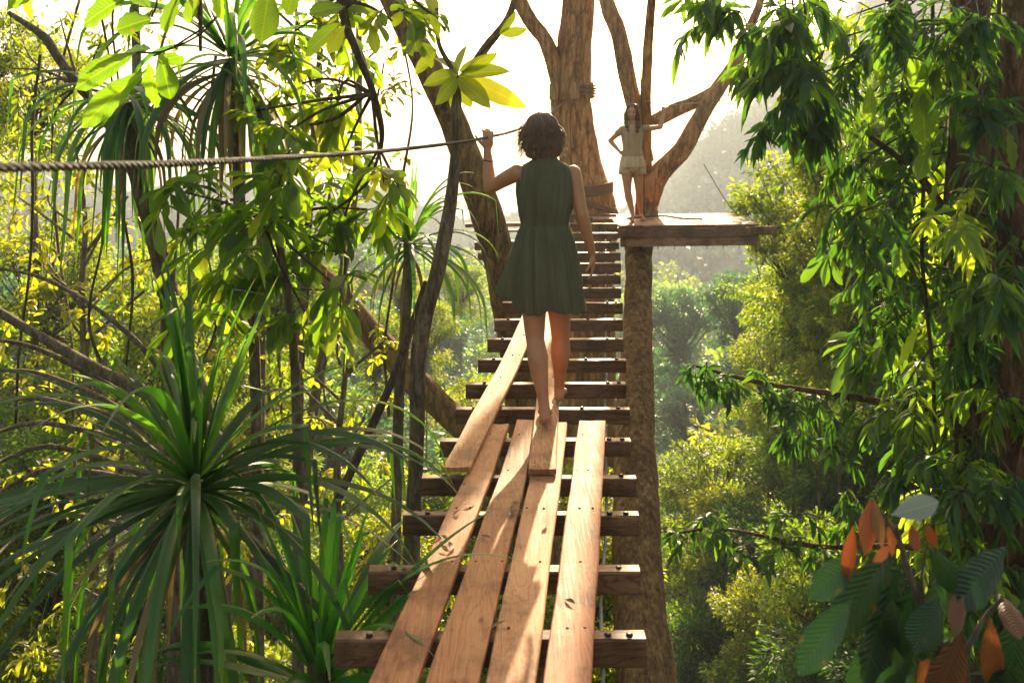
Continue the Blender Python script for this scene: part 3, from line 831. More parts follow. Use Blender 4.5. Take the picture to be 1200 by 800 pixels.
# massive central tree behind the bridge head
T_big = big_tree('big_tree', 'massive upright trunk at the top of the bridge, bound with rope and boards',
    [[(690, -420, 13.4, 34), (683, -200, 13.4, 38), (678, 0, 13.4, 43), (673, 60, 13.4, 45), (672, 110, 13.4, 47), (676, 160, 13.4, 48), (682, 200, 13.4, 55), (688, 235, 13.4, 66), (690, 262, 13.4, 70), (691, 330, 13.4, 62)],
     [(500, -330, 12.8, 8), (545, -180, 13.0, 12), (590, -60, 13.2, 16), (612, 8, 13.3, 19), (640, 50, 13.3, 20), (652, 90, 13.3, 21), (657, 128, 13.35, 24), (668, 170, 13.4, 20)],
     [(800, -420, 12.9, 8), (760, -250, 13.1, 14), (712, -120, 13.3, 20), (688, -60, 13.4, 24)]],
    'bark_warm', 28, .14)
# platform tree, seen below the deck on the right of the bridge and forking above it
T_plat = big_tree('platform_tree', 'forking tree that carries the platform, its long trunk dropping beside the bridge on the right',
    [[(757, 235, 12.9, 26), (757, 262, 12.7, 30), (749, 290, 12.2, 34), (748, 340, 11.4, 34), (747, 400, 10.6, 38), (744, 480, 9.8, 48), (745, 560, 9.2, 56), (747, 650, 8.7, 64), (752, 740, 8.3, 72), (758, 830, 8.0, 78), (764, 1000, 7.7, 84)],
     [(790, -300, 12.3, 8), (775, -120, 12.5, 10), (762, 20, 12.7, 12), (757, 110, 12.8, 14), (756, 190, 12.85, 17), (757, 245, 12.9, 24)],
     [(660, -260, 13.0, 12), (690, -80, 13.0, 17), (712, 5, 13.0, 20), (725, 40, 13.0, 21), (735, 90, 12.95, 22), (747, 140, 12.9, 20), (757, 190, 12.9, 20)],
     [(905, -160, 12.4, 6), (895, -20, 12.5, 9), (880, 30, 12.6, 12), (862, 72, 12.6, 15), (842, 104, 12.6, 19), (822, 135, 12.6, 21), (800, 175, 12.7, 23), (772, 205, 12.8, 27), (759, 240, 12.9, 27)],
     [(868, 62, 12.6, 12), (848, 97, 12.7, 15), (820, 117, 12.75, 17), (790, 130, 12.8, 18), (757, 148, 12.9, 17)]],
    'bark_fibre', 30, .12, limb_bark='bark_warm')
# leaning left trunk
T_left = big_tree('leaning_tree', 'mossy tree trunk leaning left behind the near woman',
    [[(330, -260, 8.2, 22), (420, -80, 8.5, 28), (470, 20, 8.7, 32), (500, 75, 8.8, 34), (528, 135, 8.9, 36), (552, 200, 9.0, 38), (572, 260, 9.1, 40), (590, 330, 9.2, 42), (603, 400, 9.2, 44), (618, 520, 9.2, 46)],
     [(640, -120, 8.3, 5), (610, -30, 8.5, 8), (596, 20, 8.6, 10), (565, 62, 8.75, 12), (537, 110, 8.85, 16), (531, 140, 8.9, 12)]],
    'bark_moss', 20, .14)
# slim trunk in front
T_slim = big_tree('slim_tree', 'slim crooked trunk topped with big lime leaves, left of the walking woman',
    [[(534, 84, 5.3, 7), (536, 120, 5.3, 12), (534, 180, 5.3, 14), (526, 250, 5.3, 17), (512, 320, 5.2, 20), (497, 375, 5.2, 21), (490, 430, 5.2, 21), (489, 500, 5.2, 20), (486, 570, 5.2, 20), (480, 700, 5.2, 22)],
     [(585, 40, 5.1, 3), (560, 66, 5.2, 4), (538, 92, 5.3, 5)], [(512, 10, 5.3, 5), (514, 50, 5.3, 6), (528, 78, 5.3, 6), (534, 96, 5.3, 8)]],
    'bark_grey', 14, .12)
# collar of boards and rope lashings on the big trunk
for i, (x, y, w, h) in enumerate([(650, 108, 14, 24), (668, 106, 22, 26), (690, 106, 14, 26)]):
    c = P(x, y, 13.02 + (.18 if i != 1 else 0)); m = MB(); m.box(c, (w * .013, .05, h * .010), Matrix.Rotation((i - 1) * .75, 3, 'Z'))
    attach(m.build('collar_board', M['bark_warm'], None, smooth=False), T_big)
M['rope_brown'] = plain('rope_brown', (.20, .11, .055), .8, 0, 60, .4)
def lashing(c, r, n, h, rr, mat, host, tilt=0.0):
    mb = MB(); pts = []
    for i in range(n * 24 + 1):
        a = 2 * math.pi * i / 24; pts.append(Vector((c.x + r * math.cos(a), c.y + r * math.sin(a), c.z + h * (i / (n * 24) - .5) + tilt * r * math.cos(a))))
    mb.tube(pts, rr, 6); o = mb.build('lashing', M[mat]); attach(o, host)
lashing(P(673, 107, 13.4), .335, 4, .16, .016, 'rope_brown', T_big)
lashing(P(687, 222, 13.4), .41, 5, .16, .02, 'rope_brown', T_big, .1)
lashing(P(689, 236, 13.4), .44, 3, .08, .018, 'rope_brown', T_big, -.35)
# ropes
rope_thing([P(748, 40, 12.6), P(752, 120, 12.5), P(754, 200, 12.45), P(755, 258, 12.4)], .012, 'thin rope hanging straight down behind the far woman', 'rope_dark', 2, .08)
rope_thing([P(825, 193, 14.2), P(840, 218, 13.6), P(852, 237, 13.1), P(867, 255, 12.6)], .009, 'short stay rope slanting down to the right corner of the platform', 'rope_dark', 3, .1)
rope_thing([P(757, 118, 12.75), P(777, 123, 12.3), P(815, 121, 12.5), P(848, 118, 12.62)], .009, 'thin handhold rope gripped by the far woman, tied to the forked branch', 'rope_pale', 2, .08)
rope_thing([P(698, 104, 13.2), P(720, 106, 13.1), P(742, 105, 12.9)], .008, 'thin rope strung between the big trunk and the forking tree', 'rope_pale', 2, .08)
rope_thing([P(735, 256, 11.9), P(775, 253, 12.3), P(800, 256, 12.0), P(823, 257, 11.9)], .014, 'loose rope lying along the platform deck', 'rope_dark', 3, .1)

# ------------------------------------------------------------------ people
def remeshed(mb, name, mat, voxel, smooth_it=6, parent=None):
    tmp = mb.build('tmp_body', None)
    md = tmp.modifiers.new('r', 'REMESH'); md.mode = 'VOXEL'; md.voxel_size = voxel; md.adaptivity = 0
    ms = tmp.modifiers.new('s', 'SMOOTH'); ms.factor = .5; ms.iterations = smooth_it
    dg = bpy.context.evaluated_depsgraph_get(); dg.update()
    me = bpy.data.meshes.new_from_object(tmp.evaluated_get(dg))
    me.name = name; old = tmp.data; bpy.data.objects.remove(tmp); bpy.data.meshes.remove(old)
    me.polygons.foreach_set('use_smooth', np.full(len(me.polygons), True)); me.update()
    me.materials.clear(); me.materials.append(mat)
    o = bpy.data.objects.new(name, me); COL.objects.link(o)
    if parent: attach(o, parent)
    return o
def loft(mb, rings, seg=28, yaw=0.0):
    """rings: (cx,cy,cz,rx,ry) stacked; closed ends."""
    V = []
    for (cx, cy, cz, rx, ry) in rings:
        for k in range(seg):
            a = 2 * math.pi * k / seg; c, s_ = math.cos(a), math.sin(a)
            x = rx * math.copysign(abs(c) ** .85, c); y = ry * math.copysign(abs(s_) ** .85, s_)
            V.append((cx + x * math.cos(yaw) - y * math.sin(yaw), cy + x * math.sin(yaw) + y * math.cos(yaw), cz))
    n = len(rings); F = []
    for i in range(n - 1):
        for k in range(seg):
            a = i * seg + k; b = i * seg + (k + 1) % seg; F.append((a, b, b + seg, a + seg))
    V.append(rings[0][:3]); V.append(rings[-1][:3]); c0 = n * seg; T = []
    for k in range(seg):
        T.append(((k + 1) % seg, k, c0)); T.append(((n - 1) * seg + k, (n - 1) * seg + (k + 1) % seg, c0 + 1))
    mb.add(V, [np.array(F), np.array(T)])
def hand(mb, wrist, d, side, nrm, k=1.0, curl=.5, mirror=1):
    """d: towards the fingers, side: across the palm towards the thumb, nrm: the palm side."""
    d = Vector(d).normalized(); nrm = Vector(nrm); nrm = (nrm - d * nrm.dot(d)).normalized(); side = d.cross(nrm) * mirror
    w = Vector(wrist)
    rot = Matrix((side, d, nrm)).transposed()
    mb.ball(w + d * .045 * k, (.036 * k, .05 * k, .016 * k), rot)
    for i, (off, L) in enumerate(((.027, .070), (.009, .078), (-.009, .073), (-.027, .058))):
        p = w + d * .082 * k + side * off * k; dirv = (d + side * off * 3).normalized(); ax = side
        ang = 0
        for j, fr in enumerate((.45, .32, .23)):
            ang = curl * (.6 + .5 * j)
            dirv = (Quaternion(dirv.cross(nrm).normalized(), ang) @ dirv).normalized() if dirv.cross(nrm).length > 1e-4 else dirv
            q = p + dirv * L * fr * k
            mb.capsule(p, q, (.0085 - .001 * j) * k, (.0078 - .001 * j) * k, 8); p = q
    p = w + d * .028 * k + side * .026 * k; dirv = (side * .75 + d * .7 + nrm * .25).normalized()
    for j, L in enumerate((.034, .028, .022)):
        q = p + dirv * L * k; mb.capsule(p, q, (.0115 - .0015 * j) * k, (.0105 - .0015 * j) * k, 8); p = q
        dirv = (dirv + d * .25 + nrm * (.2 + curl * .4)).normalized()
def foot(mb, ankle, fwd, k=1.0, pitch=0.0):
    a = Vector(ankle); f = Vector(fwd).normalized(); sd_ = Vector((f.y, -f.x, 0))
    f = (f * math.cos(pitch) + Vector((0, 0, -math.sin(pitch)))).normalized(); up = sd_.cross(f).normalized()
    if up.z < 0: up = -up
    h = .072 * k
    mb.capsule(a - up * .01 * k, a - up * (h - .028 * k) - f * .028 * k, .030 * k, .029 * k)
    mb.capsule(a - up * (h - .03 * k) - f * .02 * k, a - up * (h - .022 * k) + f * .1 * k, .031 * k, .024 * k)
    mb.capsule(a + f * .01 * k - up * .015 * k, a - up * (h - .024 * k) + f * .1 * k, .030 * k, .021 * k)
    mb.capsule(a - up * (h - .02 * k) + f * .1 * k - sd_ * .018 * k, a - up * (h - .018 * k) + f * .1 * k + sd_ * .02 * k, .022 * k, .022 * k)
    for i in range(5):
        o = (.028 - i * .014) * k; L = (.045 - abs(i - .8) * .006) * k
        p = a - up * (h - .013 * k) + f * (.115 * k) + sd_ * o
        mb.capsule(p, p + f * L, .0095 * k, .0085 * k, 8)
def limb(mb, pts, rads):
    sp = smooth_path([Vector(p) for p in pts], 6); xs = np.linspace(0, len(pts) - 1, len(sp))
    rr = np.interp(xs, range(len(rads)), rads)
    mb.tube(sp, list(rr), 16); mb.ball(sp[0], rr[0] * 1.0); mb.ball(sp[-1], rr[-1] * 1.0)
def head(mb, c, fwd, k=1.0):
    """fwd: face direction in the ground plane"""
    c = Vector(c); f = Vector(fwd).normalized(); s_ = Vector((f.y, -f.x, 0)); u = s_.cross(f)
    if u.z < 0: u = -u; 
    rot = Matrix((s_, f, u)).transposed()
    mb.ball(c + u * .018 * k - f * .008 * k, (.073 * k, .092 * k, .090 * k), rot, 24, 16)
    mb.ball(c - u * .035 * k + f * .022 * k, (.056 * k, .064 * k, .072 * k), rot, 20, 14)
    mb.ball(c - u * .088 * k + f * .05 * k, (.024 * k, .022 * k, .02 * k), rot)
    mb.capsule(c + u * .01 * k + f * .082 * k, c - u * .03 * k + f * .1 * k, .008 * k, .013 * k, 10)
    for q in (-1, 1):
        mb.ball(c + s_ * .074 * k * q - u * .012 * k, (.010 * k, .018 * k, .03 * k), rot)
        mb.ball(c + s_ * .036 * k * q - u * .028 * k + f * .056 * k, (.022 * k, .018 * k, .02 * k), rot)
    return f, s_, u, rot
def face(parent, c, f, s_, u, rot, k=1.0):
    c = Vector(c)
    for q in (-1, 1):
        m = MB(); m.ball(c + s_ * .03 * k * q + u * .002 * k + f * .077 * k, (.014 * k, .006 * k, .006 * k), rot); attach(m.build('eye', M['eye']), parent)
        m = MB(); m.tube([c + s_ * q * k * .018 + u * .022 * k + f * .086 * k, c + s_ * q * k * .034 + u * .027 * k + f * .081 * k, c + s_ * q * k * .048 + u * .02 * k + f * .068 * k], [.003 * k, .0035 * k, .002 * k], 6)
        attach(m.build('eyebrow', M['hair']), parent)
    m = MB(); m.ball(c - u * .056 * k + f * .082 * k, (.022 * k, .008 * k, .007 * k), rot); attach(m.build('mouth', M['lip']), parent)
def strands(mb, roots, n, L, spread, r=.0022, wave=.006, down=1.0, tintr=.2):
    for _ in range(n):
        p, d = random.choice(roots); p = Vector(p) + Vector([random.gauss(0, .012) for _ in range(3)])
        dv = Vector(d) + Vector([random.gauss(0, spread) for _ in range(3)]); dv.normalize()
        l = L * random.uniform(.6, 1.2); pts = []; ph = random.uniform(0, 6.28); q = p.copy()
        for i in range(7):
            pts.append(q + Vector((math.sin(ph + i * 1.1) * wave, math.cos(ph + i * 1.3) * wave, 0)))
            q = q + dv * l / 6; dv = (dv + Vector((0, 0, -.35 * down))).normalized()
        mb.tube(pts, [r, r, r, r * .9, r * .7, r * .5, r * .15], 4, cap=False)

def near_woman():
    t = empty('person', (0.18, 4.5, .03), 'barefoot woman in a short sleeveless green dress walking away along the planks', 'person')
    Y = 4.5; X = lambda px, Yv=Y: (px - 600) * Yv / 1000; Z = lambda py, Yv=Y: ZC - (py - HY) * Yv / 1000
    cx = X(638)
    mb = MB()
    loft(mb, [(cx, Y, .66, .09, .07), (cx, Y, .72, .130, .09), (cx, Y, .80, .143, .105), (cx, Y, .88, .138, .10), (cx, Y, .96, .120, .09), (cx, Y, 1.035, .113, .085), (cx, Y, 1.12, .122, .09),
              (cx, Y, 1.2, .128, .095), (cx + .002, Y, 1.27, .140, .09), (cx + .003, Y, 1.315, .14, .078), (cx + .002, Y + .005, 1.345, .10, .058), (cx, Y + .01, 1.37, .06, .05), (cx, Y + .015, 1.40, .048, .05), (cx - .002, Y + .02, 1.46, .047, .05)])
    hc = (X(635), Y + .03, 1.49); f, s_, u, rot = head(mb, hc, (-.12, 1, 0), .97)
    # left arm up on the rope
    sh = (cx - .142, Y, 1.305); el = P(574, 221, 4.62); wr = P(571, 176, 4.66)
    limb(mb, [sh, Vector(sh).lerp(el, .5) + Vector((0, 0, .004)), el], [.046, .040, .033])
    limb(mb, [el, el.lerp(wr, .3), el.lerp(wr, .75), wr], [.034, .035, .026, .021])
    hand(mb, wr, (.06, .02, 1), None, (-.15, 1, 0), .92, curl=.95, mirror=1)
    # right arm hanging
    sh = (cx + .150, Y, 1.30); el = P(682, 252, 4.46); wr = P(694, 297, 4.52)
    limb(mb, [sh, Vector(sh).lerp(el, .5), el], [.046, .039, .032])
    limb(mb, [el, el.lerp(wr, .3), el.lerp(wr, .75), wr], [.033, .034, .026, .021])
    hand(mb, wr, (.05, .05, -1), None, (-1, .2, 0), .92, curl=.3, mirror=-1)
    # legs
    hpL = (cx - .066, Y, .80); kL = P(627, 396, 4.47); aL = P(638, 474, 4.375)
    hpR = (cx + .070, Y, .80); kR = P(657, 394, 4.60); aR = P(655.5, 452, 4.70)
    aL = Vector((aL.x, 4.375, .108)); aR = Vector((aR.x, 4.70, .112))
    for hp, kn, an in ((hpL, kL, aL), (hpR, kR, aR)):
        hp = Vector(hp); kn = Vector(kn); an = Vector(an)
        limb(mb, [hp, hp.lerp(kn, .35), hp.lerp(kn, .7), kn], [.082, .078, .060, .050])
        back = Vector((0, -.014, 0))
        limb(mb, [kn, kn.lerp(an, .28) + back, kn.lerp(an, .55) + back * .6, kn.lerp(an, .85), an], [.048, .055, .043, .029, .030])
    foot(mb, aL, (.05, 1, 0), .95); foot(mb, aR, (.12, 1, 0), .95)
    body = remeshed(mb, 'body', M['skin'], .0055, 5, t)
    # bracelet at the left wrist
    m = MB(); d = (wr - el).normalized()
    wl = P(571, 176, 4.66); e2 = P(574, 221, 4.62); c = e2.lerp(wl, .72); ring = []
    for i in range(17):
        a = 6.283 * i / 16; ring.append(c + Vector((math.cos(a) * .027, math.sin(a) * .027, .004 * math.sin(a * 2))))
    m.tube(ring, .004, 6); attach(m.build('bracelet', M['rope_dark']), t)
    # dress
    mb = MB(); seg = 120; V = []; UV = []
    R_ = [(1.385, .057, .058, 0), (1.368, .070, .064, 0), (1.350, .108, .074, 0), (1.328, .136, .086, .2), (1.30, .142, .096, .3), (1.26, .148, .108, .6), (1.20, .148, .112, 1), (1.14, .143, .110, 1.2), (1.09, .133, .104, 1.6),
          (1.05, .124, .097, 2.4), (1.035, .120, .094, 2.6), (1.02, .125, .098, 2.6), (.985, .134, .106, 2.8), (.93, .146, .118, 3.0), (.87, .155, .128, 3.4), (.80, .162, .136, 3.8), (.73, .168, .143, 4.2), (.67, .172, .148, 4.6), (.625, .175, .151, 5.0), (.60, .176, .152, 5.2), (.592, .175, .151, 5.2)]
    rows = []
    zz = np.array([r[0] for r in R_])[::-1]
    for zq in np.concatenate([np.linspace(1.385, 1.05, 26), np.linspace(1.045, 1.005, 7), np.linspace(.99, .592, 34)]):
        rx, ry, am = [float(np.interp(zq, zz, np.array([r[j] for r in R_])[::-1])) for j in (1, 2, 3)]
        rows.append((zq, rx, ry, am))
    for (z, rx, ry, am) in rows:
        low = max(0, (1.03 - z) / .44)
        for k in range(seg):
            a = 2 * math.pi * k / seg; c, s1 = math.cos(a), math.sin(a)
            fold = .0029 * am * (math.sin(a * 17 + 2.2 * math.sin(z * 4 + a)) * .6 * (1 + .8 * math.sin(a * 3 + 1)) + math.sin(a * 7 + 2 + z * 3) * 1.1 + .5 * math.sin(a * 31 + z * 5 + 2 * math.sin(a * 2)))
            if z > 1.05: fold += .0035 * math.sin(a * 23 + 2 * math.sin(z * 9)) + .003 * math.sin(a * 5 + z * 24) * min(1, (1.38 - z) * 6)
            if abs(z - 1.035) < .03: fold *= .7; fold += .0018 * math.sin(a * 34)
            fold += .004 * low * noise.noise(Vector((c * 3, s1 * 3, z * 5))) + .0035 * noise.noise(Vector((c * 9, s1 * 9, z * 14)))
            side = max(0, math.cos(a - 3.35)) ** 9                              # the left flap caught by the wind
            x = cx + (rx + fold) * math.copysign(abs(c) ** .9, c) + .004 + .022 * low
            x -= .105 * low ** 1.2 * side; 
            y = Y + (ry + fold) * math.copysign(abs(s1) ** .9, s1)
            zv = z + .075 * low ** 2 * side + low ** 3 * .012 * math.sin(a * 4 + 1) + low ** 4 * .006 * math.sin(a * 11)
            V.append((x, y, zv)); UV.append((k / seg, z))
    F = []
    for i in range(len(rows) - 1):
        for k in range(seg):
            a = i * seg + k; b = i * seg + (k + 1) % seg; F.append((a, a + seg, b + seg, b))
    mb.add(V, np.array(F), UV)
    dr = mb.build('dress', M['dress']); attach(dr, t)
    sm = dr.modifiers.new('t', 'SOLIDIFY'); sm.thickness = .003; sm.offset = 0
    # stand-up collar, armhole edges
    m = MB(); ring = [Vector((cx + .004 + .057 * math.cos(6.283 * i / 24), Y + .004 + .057 * math.sin(6.283 * i / 24), 1.39 + .006 * math.sin(6.283 * i / 24))) for i in range(25)]
    m.tube(ring, .0075, 8); attach(m.build('collar', M['dress']), t)
    m = MB()
    m.tube([Vector((cx + .003, Y - ry_ - .002, zq)) for zq, ry_ in ((1.37, .064), (1.33, .085), (1.25, .106), (1.15, .1095), (1.06, .10))], .0022, 5)
    attach(m.build('back_seam', M['dress']), t)
    # hair: wavy bob
    mb = MB(); H = Vector(hc)
    mb.ball(H + Vector((0, -.012, .022)), (.083, .098, .095), None, 24, 16)
    for (dx, dy, dz, r) in [(-.045, -.05, -.03, .05), (.045, -.05, -.03, .052), (0, -.065, -.03, .055), (-.07, -.01, -.035, .038), (.075, -.01, -.03, .042), (-.055, -.035, -.075, .036), (.06, -.03, -.07, .04), (.085, .0, -.055, .03), (0, -.06, -.075, .045), (.03, -.06, -.085, .035), (-.03, -.06, -.085, .033), (0, -.02, .068, .068), (.03, -.02, .062, .06), (-.03, -.02, .06, .06), (.075, -.02, .02, .045), (-.07, -.03, .02, .04)]:
        mb.ball(H + Vector((dx, dy, dz)), r, None, 14, 10)
    hair = remeshed(mb, 'hair', M['hair'], .006, 3, t)
    me = hair.data; co = np.empty(len(me.vertices) * 3, np.float32); me.vertices.foreach_get('co', co); co = co.reshape(-1, 3)
    rel = co - np.array(H); a = np.arctan2(rel[:, 0], -rel[:, 1])
    amp = .0035 * np.sin(a * 22 + np.sin(rel[:, 2] * 60) * 1.6) + .003 * np.sin(a * 9 + rel[:, 2] * 50)
    nn = rel / np.linalg.norm(rel, axis=1, keepdims=True); co += nn * amp[:, None]
    me.vertices.foreach_set('co', co.ravel().astype(np.float32)); me.update()
    mb = MB(); roots = []
    for i in range(60):
        a = random.uniform(-2.2, 2.2); z = random.uniform(-.06, .09); r = .096 * math.sqrt(max(.1, 1 - (z / .13) ** 2))
        p = H + Vector((math.sin(a) * r * .95, -math.cos(a) * r - .01, z)); roots.append((p, Vector((math.sin(a), -math.cos(a), .1 - 1.2)) * .8))
    strands(mb, roots, 520, .085, .2, .0013, .007, .5)
    attach(mb.build('loose_strands', M['hair']), hair); 
    return t
def far_woman():
    Y = 12.05; k = 1.02
    t = empty('person', (1.72, Y, PZ), 'long haired woman in beige top and pale shorts facing the camera on the platform', 'person')
    p = lambda px, py, dy=0: P(px, py, Y + dy)
    cx = p(741, 200).x; base = PZ
    zf = lambda py: ZC - (py - HY) * Y / 1000
    mb = MB()
    loft(mb, [(cx, Y, zf(203), .10, .07), (cx, Y, zf(199), .155, .10), (cx, Y, zf(192), .165, .11), (cx, Y, zf(185), .150, .105), (cx - .005, Y, zf(178), .12, .09), (cx, Y, zf(170), .125, .09), (cx, Y, zf(162), .14, .105), (cx, Y, zf(155), .15, .095), (cx, Y, zf(150.5), .145, .075), (cx, Y, zf(148), .09, .055), (cx, Y, zf(146), .055, .05), (cx - .005, Y, zf(141), .046, .046)], yaw=.1)
    hc = (cx - .012, Y - .01, zf(132)); f, s_, u, rot = head(mb, hc, (-.12, -1, 0), 1.0)
    sh = p(729, 152); el = p(715, 165, .06); wr = p(725.5, 177, -.03)
    limb(mb, [sh, sh.lerp(el, .5), el], [.045, .038, .032]); limb(mb, [el, el.lerp(wr, .3), el.lerp(wr, .75), wr], [.033, .034, .026, .021])
    hand(mb, wr, (.7, .1, -.55), None, (.5, .6, .3), .95, curl=.4, mirror=1)
    sh = p(753, 151); el = p(774, 149, -.05); wr = p(777.5, 134, .0)
    limb(mb, [sh, sh.lerp(el, .5) + Vector((0, 0, -.004)), el], [.045, .038, .032]); limb(mb, [el, el.lerp(wr, .3), el.lerp(wr, .75), wr], [.033, .034, .026, .021])
    hand(mb, wr, (.03, .1, 1), None, (.1, 1, 0), .95, curl=1.0, mirror=1)
    for hx, kx, ax, ay, fw in ((-.08, p(735.5, 225, -.03), p(741.5, 251), .0, (-.25, -1, 0)), (.08, p(749, 225, -.02), p(752.5, 251), .12, (.15, -1, 0))):
        hp = Vector((cx + hx, Y, zf(196))); kn = Vector(kx); an = Vector((ax.x, Y + ay - .02, PZ + .079))
        limb(mb, [hp, hp.lerp(kn, .35), hp.lerp(kn, .7), kn], [.088, .080, .062, .052])
        b = Vector((0, .014, 0)); limb(mb, [kn, kn.lerp(an, .28) + b, kn.lerp(an, .55) + b * .6, kn.lerp(an, .85), an], [.049, .055, .043, .029, .030])
        foot(mb, an, fw, .98)
    remeshed(mb, 'body', M['skin_far'], .0065, 4, t)
    face(t, hc, f, s_, u, rot)
    # top
    def garment(rows, name, mat, seg=90, cxx=cx, am=.004, yaw=.1, gap=None):
        m = MB(); V = []; 
        for (z, rx, ry) in rows:
            for k_ in range(seg):
                a = 2 * math.pi * k_ / seg; c, s1 = math.cos(a), math.sin(a)
                fo = am * (math.sin(a * 7 + z * 14) + .6 * math.sin(a * 13 + z * 30))
                x = (rx + fo) * math.copysign(abs(c) ** .9, c); y = (ry + fo) * math.copysign(abs(s1) ** .9, s1)
                V.append((cxx + x * math.cos(yaw) - y * math.sin(yaw), Y + x * math.sin(yaw) + y * math.cos(yaw), z))
        F = [(i * seg + q, i * seg + (q + 1) % seg, (i + 1) * seg + (q + 1) % seg, (i + 1) * seg + q) for i in range(len(rows) - 1) for q in range(seg)]
        m.add(V, np.array(F)[:, ::-1]); o = m.build(name, M[mat]); attach(o, t); sm = o.modifiers.new('t', 'SOLIDIFY'); sm.thickness = .004; return o
    def dense(rs, n=30):
        z0 = np.array([r[0] for r in rs]); zz = np.linspace(z0[0], z0[-1], n)
        return [(z, float(np.interp(z, z0[::-1], [r[1] for r in rs][::-1])), float(np.interp(z, z0[::-1], [r[2] for r in rs][::-1]))) for z in zz]
    garment(dense([(zf(146.5), .082, .066), (zf(149), .135, .085), (zf(152), .160, .10), (zf(158), .158, .115), (zf(166), .142, .112), (zf(174), .136, .108), (zf(182), .156, .12), (zf(185), .154, .116)]), 'top', 'shirt')
    for sgn, shp, elp in ((-1, p(729, 152), p(715, 165, .06)), (1, p(753, 151), p(774, 149, -.05))):
        m = MB(); e = shp.lerp(elp, .42); m.tube([shp.lerp(elp, -.15), shp, shp.lerp(elp, .2), e], [.05, .052, .048, .050], 16, cap=False)
        o = m.build('sleeve', M['shirt']); attach(o, t); o.modifiers.new('t', 'SOLIDIFY').thickness = .004
    garment(dense([(zf(183), .156, .125), (zf(188), .170, .140), (zf(193), .178, .148), (zf(196), .178, .148)], 14), 'shorts', 'shorts', am=.003)
    for hx in (-.088, .088):
        m = MB(); m.tube([(cx + hx, Y, zf(192)), (cx + hx * 1.05, Y, zf(198)), (cx + hx * 1.1, Y - .005, zf(205))], [.092, .098, .099], 24, cap=False)
        o = m.build('shorts_leg', M['shorts']); attach(o, t); o.modifiers.new('t', 'SOLIDIFY').thickness = .004
    m = MB(); m.ball((cx, Y, zf(196.5)), (.125, .135, .085), None, 20, 12); attach(m.build('shorts_seat', M['shorts']), t)
    # long hair
    H = Vector(hc); mb = MB()
    mb.ball(H + Vector((.004, .022, .024)), (.088, .096, .098), None, 24, 16)
    for (dx, dy, dz, r) in [(-.075, .01, -.03, .035), (.078, .01, -.03, .038), (-.08, .0, -.09, .034), (.085, .0, -.09, .038), (-.078, -.03, -.15, .032), (.085, -.04, -.15, .038), (-.07, -.06, -.20, .030), (.075, -.07, -.20, .036), (-.062, -.09, -.25, .022), (.07, -.095, -.26, .028), (0, .06, -.06, .06), (0, .07, -.14, .055), (-.05, -.035, .085, .035), (.05, -.035, .085, .038), (0, -.03, .1, .03)]:
        mb.ball(H + Vector((dx, dy, dz)), r, None, 14, 10)
    h = remeshed(mb, 'hair', M['hair_far'], .009, 3, t)
    mb = MB(); roots = [(H + Vector((sx * .08, -.02, z)), Vector((sx * .25, -.3, -1))) for sx in (-1, 1) for z in (.02, -.04, -.1, -.15)]
    strands(mb, roots, 160, .14, .15, .002, .008, .3)
    attach(mb.build('loose_strands', M['hair_far']), h)
    return t
near_woman(); far_woman()

# ------------------------------------------------------------------ strap-leaved screw pines
def pandan(name, label, c, n, L, W, el_rng, mat, az_rng=(0, 2 * math.pi), bend=(1.2, 3.0), kink_p=.3, stem=None, stem_r=.05, dry=0, seed=1, up_n=0, ext=None, cat='palm', group=None):
    rs = random.Random(seed); c = Vector(c)
    t = empty(name, c, label, cat, group)
    mb = MB()
    for i in range(n):
        az = rs.uniform(*az_rng); f_ = i / n
        el = el_rng[0] + (el_rng[1] - el_rng[0]) * (f_ ** .9) + rs.uniform(-.12, .12)
        l = L * rs.uniform(.6, 1.18)
        o = Vector((math.cos(az), math.sin(az), 0)) * .03 + Vector((0, 0, .12 * f_))
        mb.ribbon(c + o, az, el, l, W * rs.uniform(.75, 1.15), rs.uniform(*bend) / L * .8, (rs.uniform(.45, .8), rs.uniform(.8, 1.8)) if rs.random() < kink_p else None, 16, rs.random(), rs.uniform(-.9, .9))
    for i in range(up_n):
        az = rs.uniform(0, 6.28)
        mb.ribbon(c + Vector((0, 0, .06)), az, rs.uniform(1.15, 1.5), L * rs.uniform(.4, .85), W * rs.uniform(.7, 1), rs.uniform(.1, .8), (rs.uniform(.6, .9), rs.uniform(1.0, 2.2)) if rs.random() < .35 else None, 16, rs.random(), rs.uniform(-.8, .8))
    if ext:
        for (az, el, l, w, b, kk) in ext: mb.ribbon(c + Vector((0, 0, .04)), az, el, l, w, b, kk, 18, rs.random(), rs.uniform(-.4, .4))
    attach(mb.build('leaves', M[mat]), t)
    if dry:
        mb = MB()
        for i in range(dry): mb.ribbon(c - Vector((0, 0, .03)), rs.uniform(*az_rng), rs.uniform(-.9, -.1), L * rs.uniform(.5, .9), W * .8, 3.0 / L, None, 12, rs.random(), rs.uniform(-1.5, 1.5))
        attach(mb.build('dry_leaves', M['strap_dry']), t)
    if stem is not None:
        mb = MB(); sp = smooth_path([c - Vector((0, 0, -.05))] + [Vector(q) for q in stem], 6)
        mb.tube(sp, stem_r, 12, bump=.2, bscale=12); attach(mb.build('stem', M['bark_grey']), t)
    return t
def gz(x, y): return float(ground_z(x, y)) - .2
c = P(228, 588, 3.3)
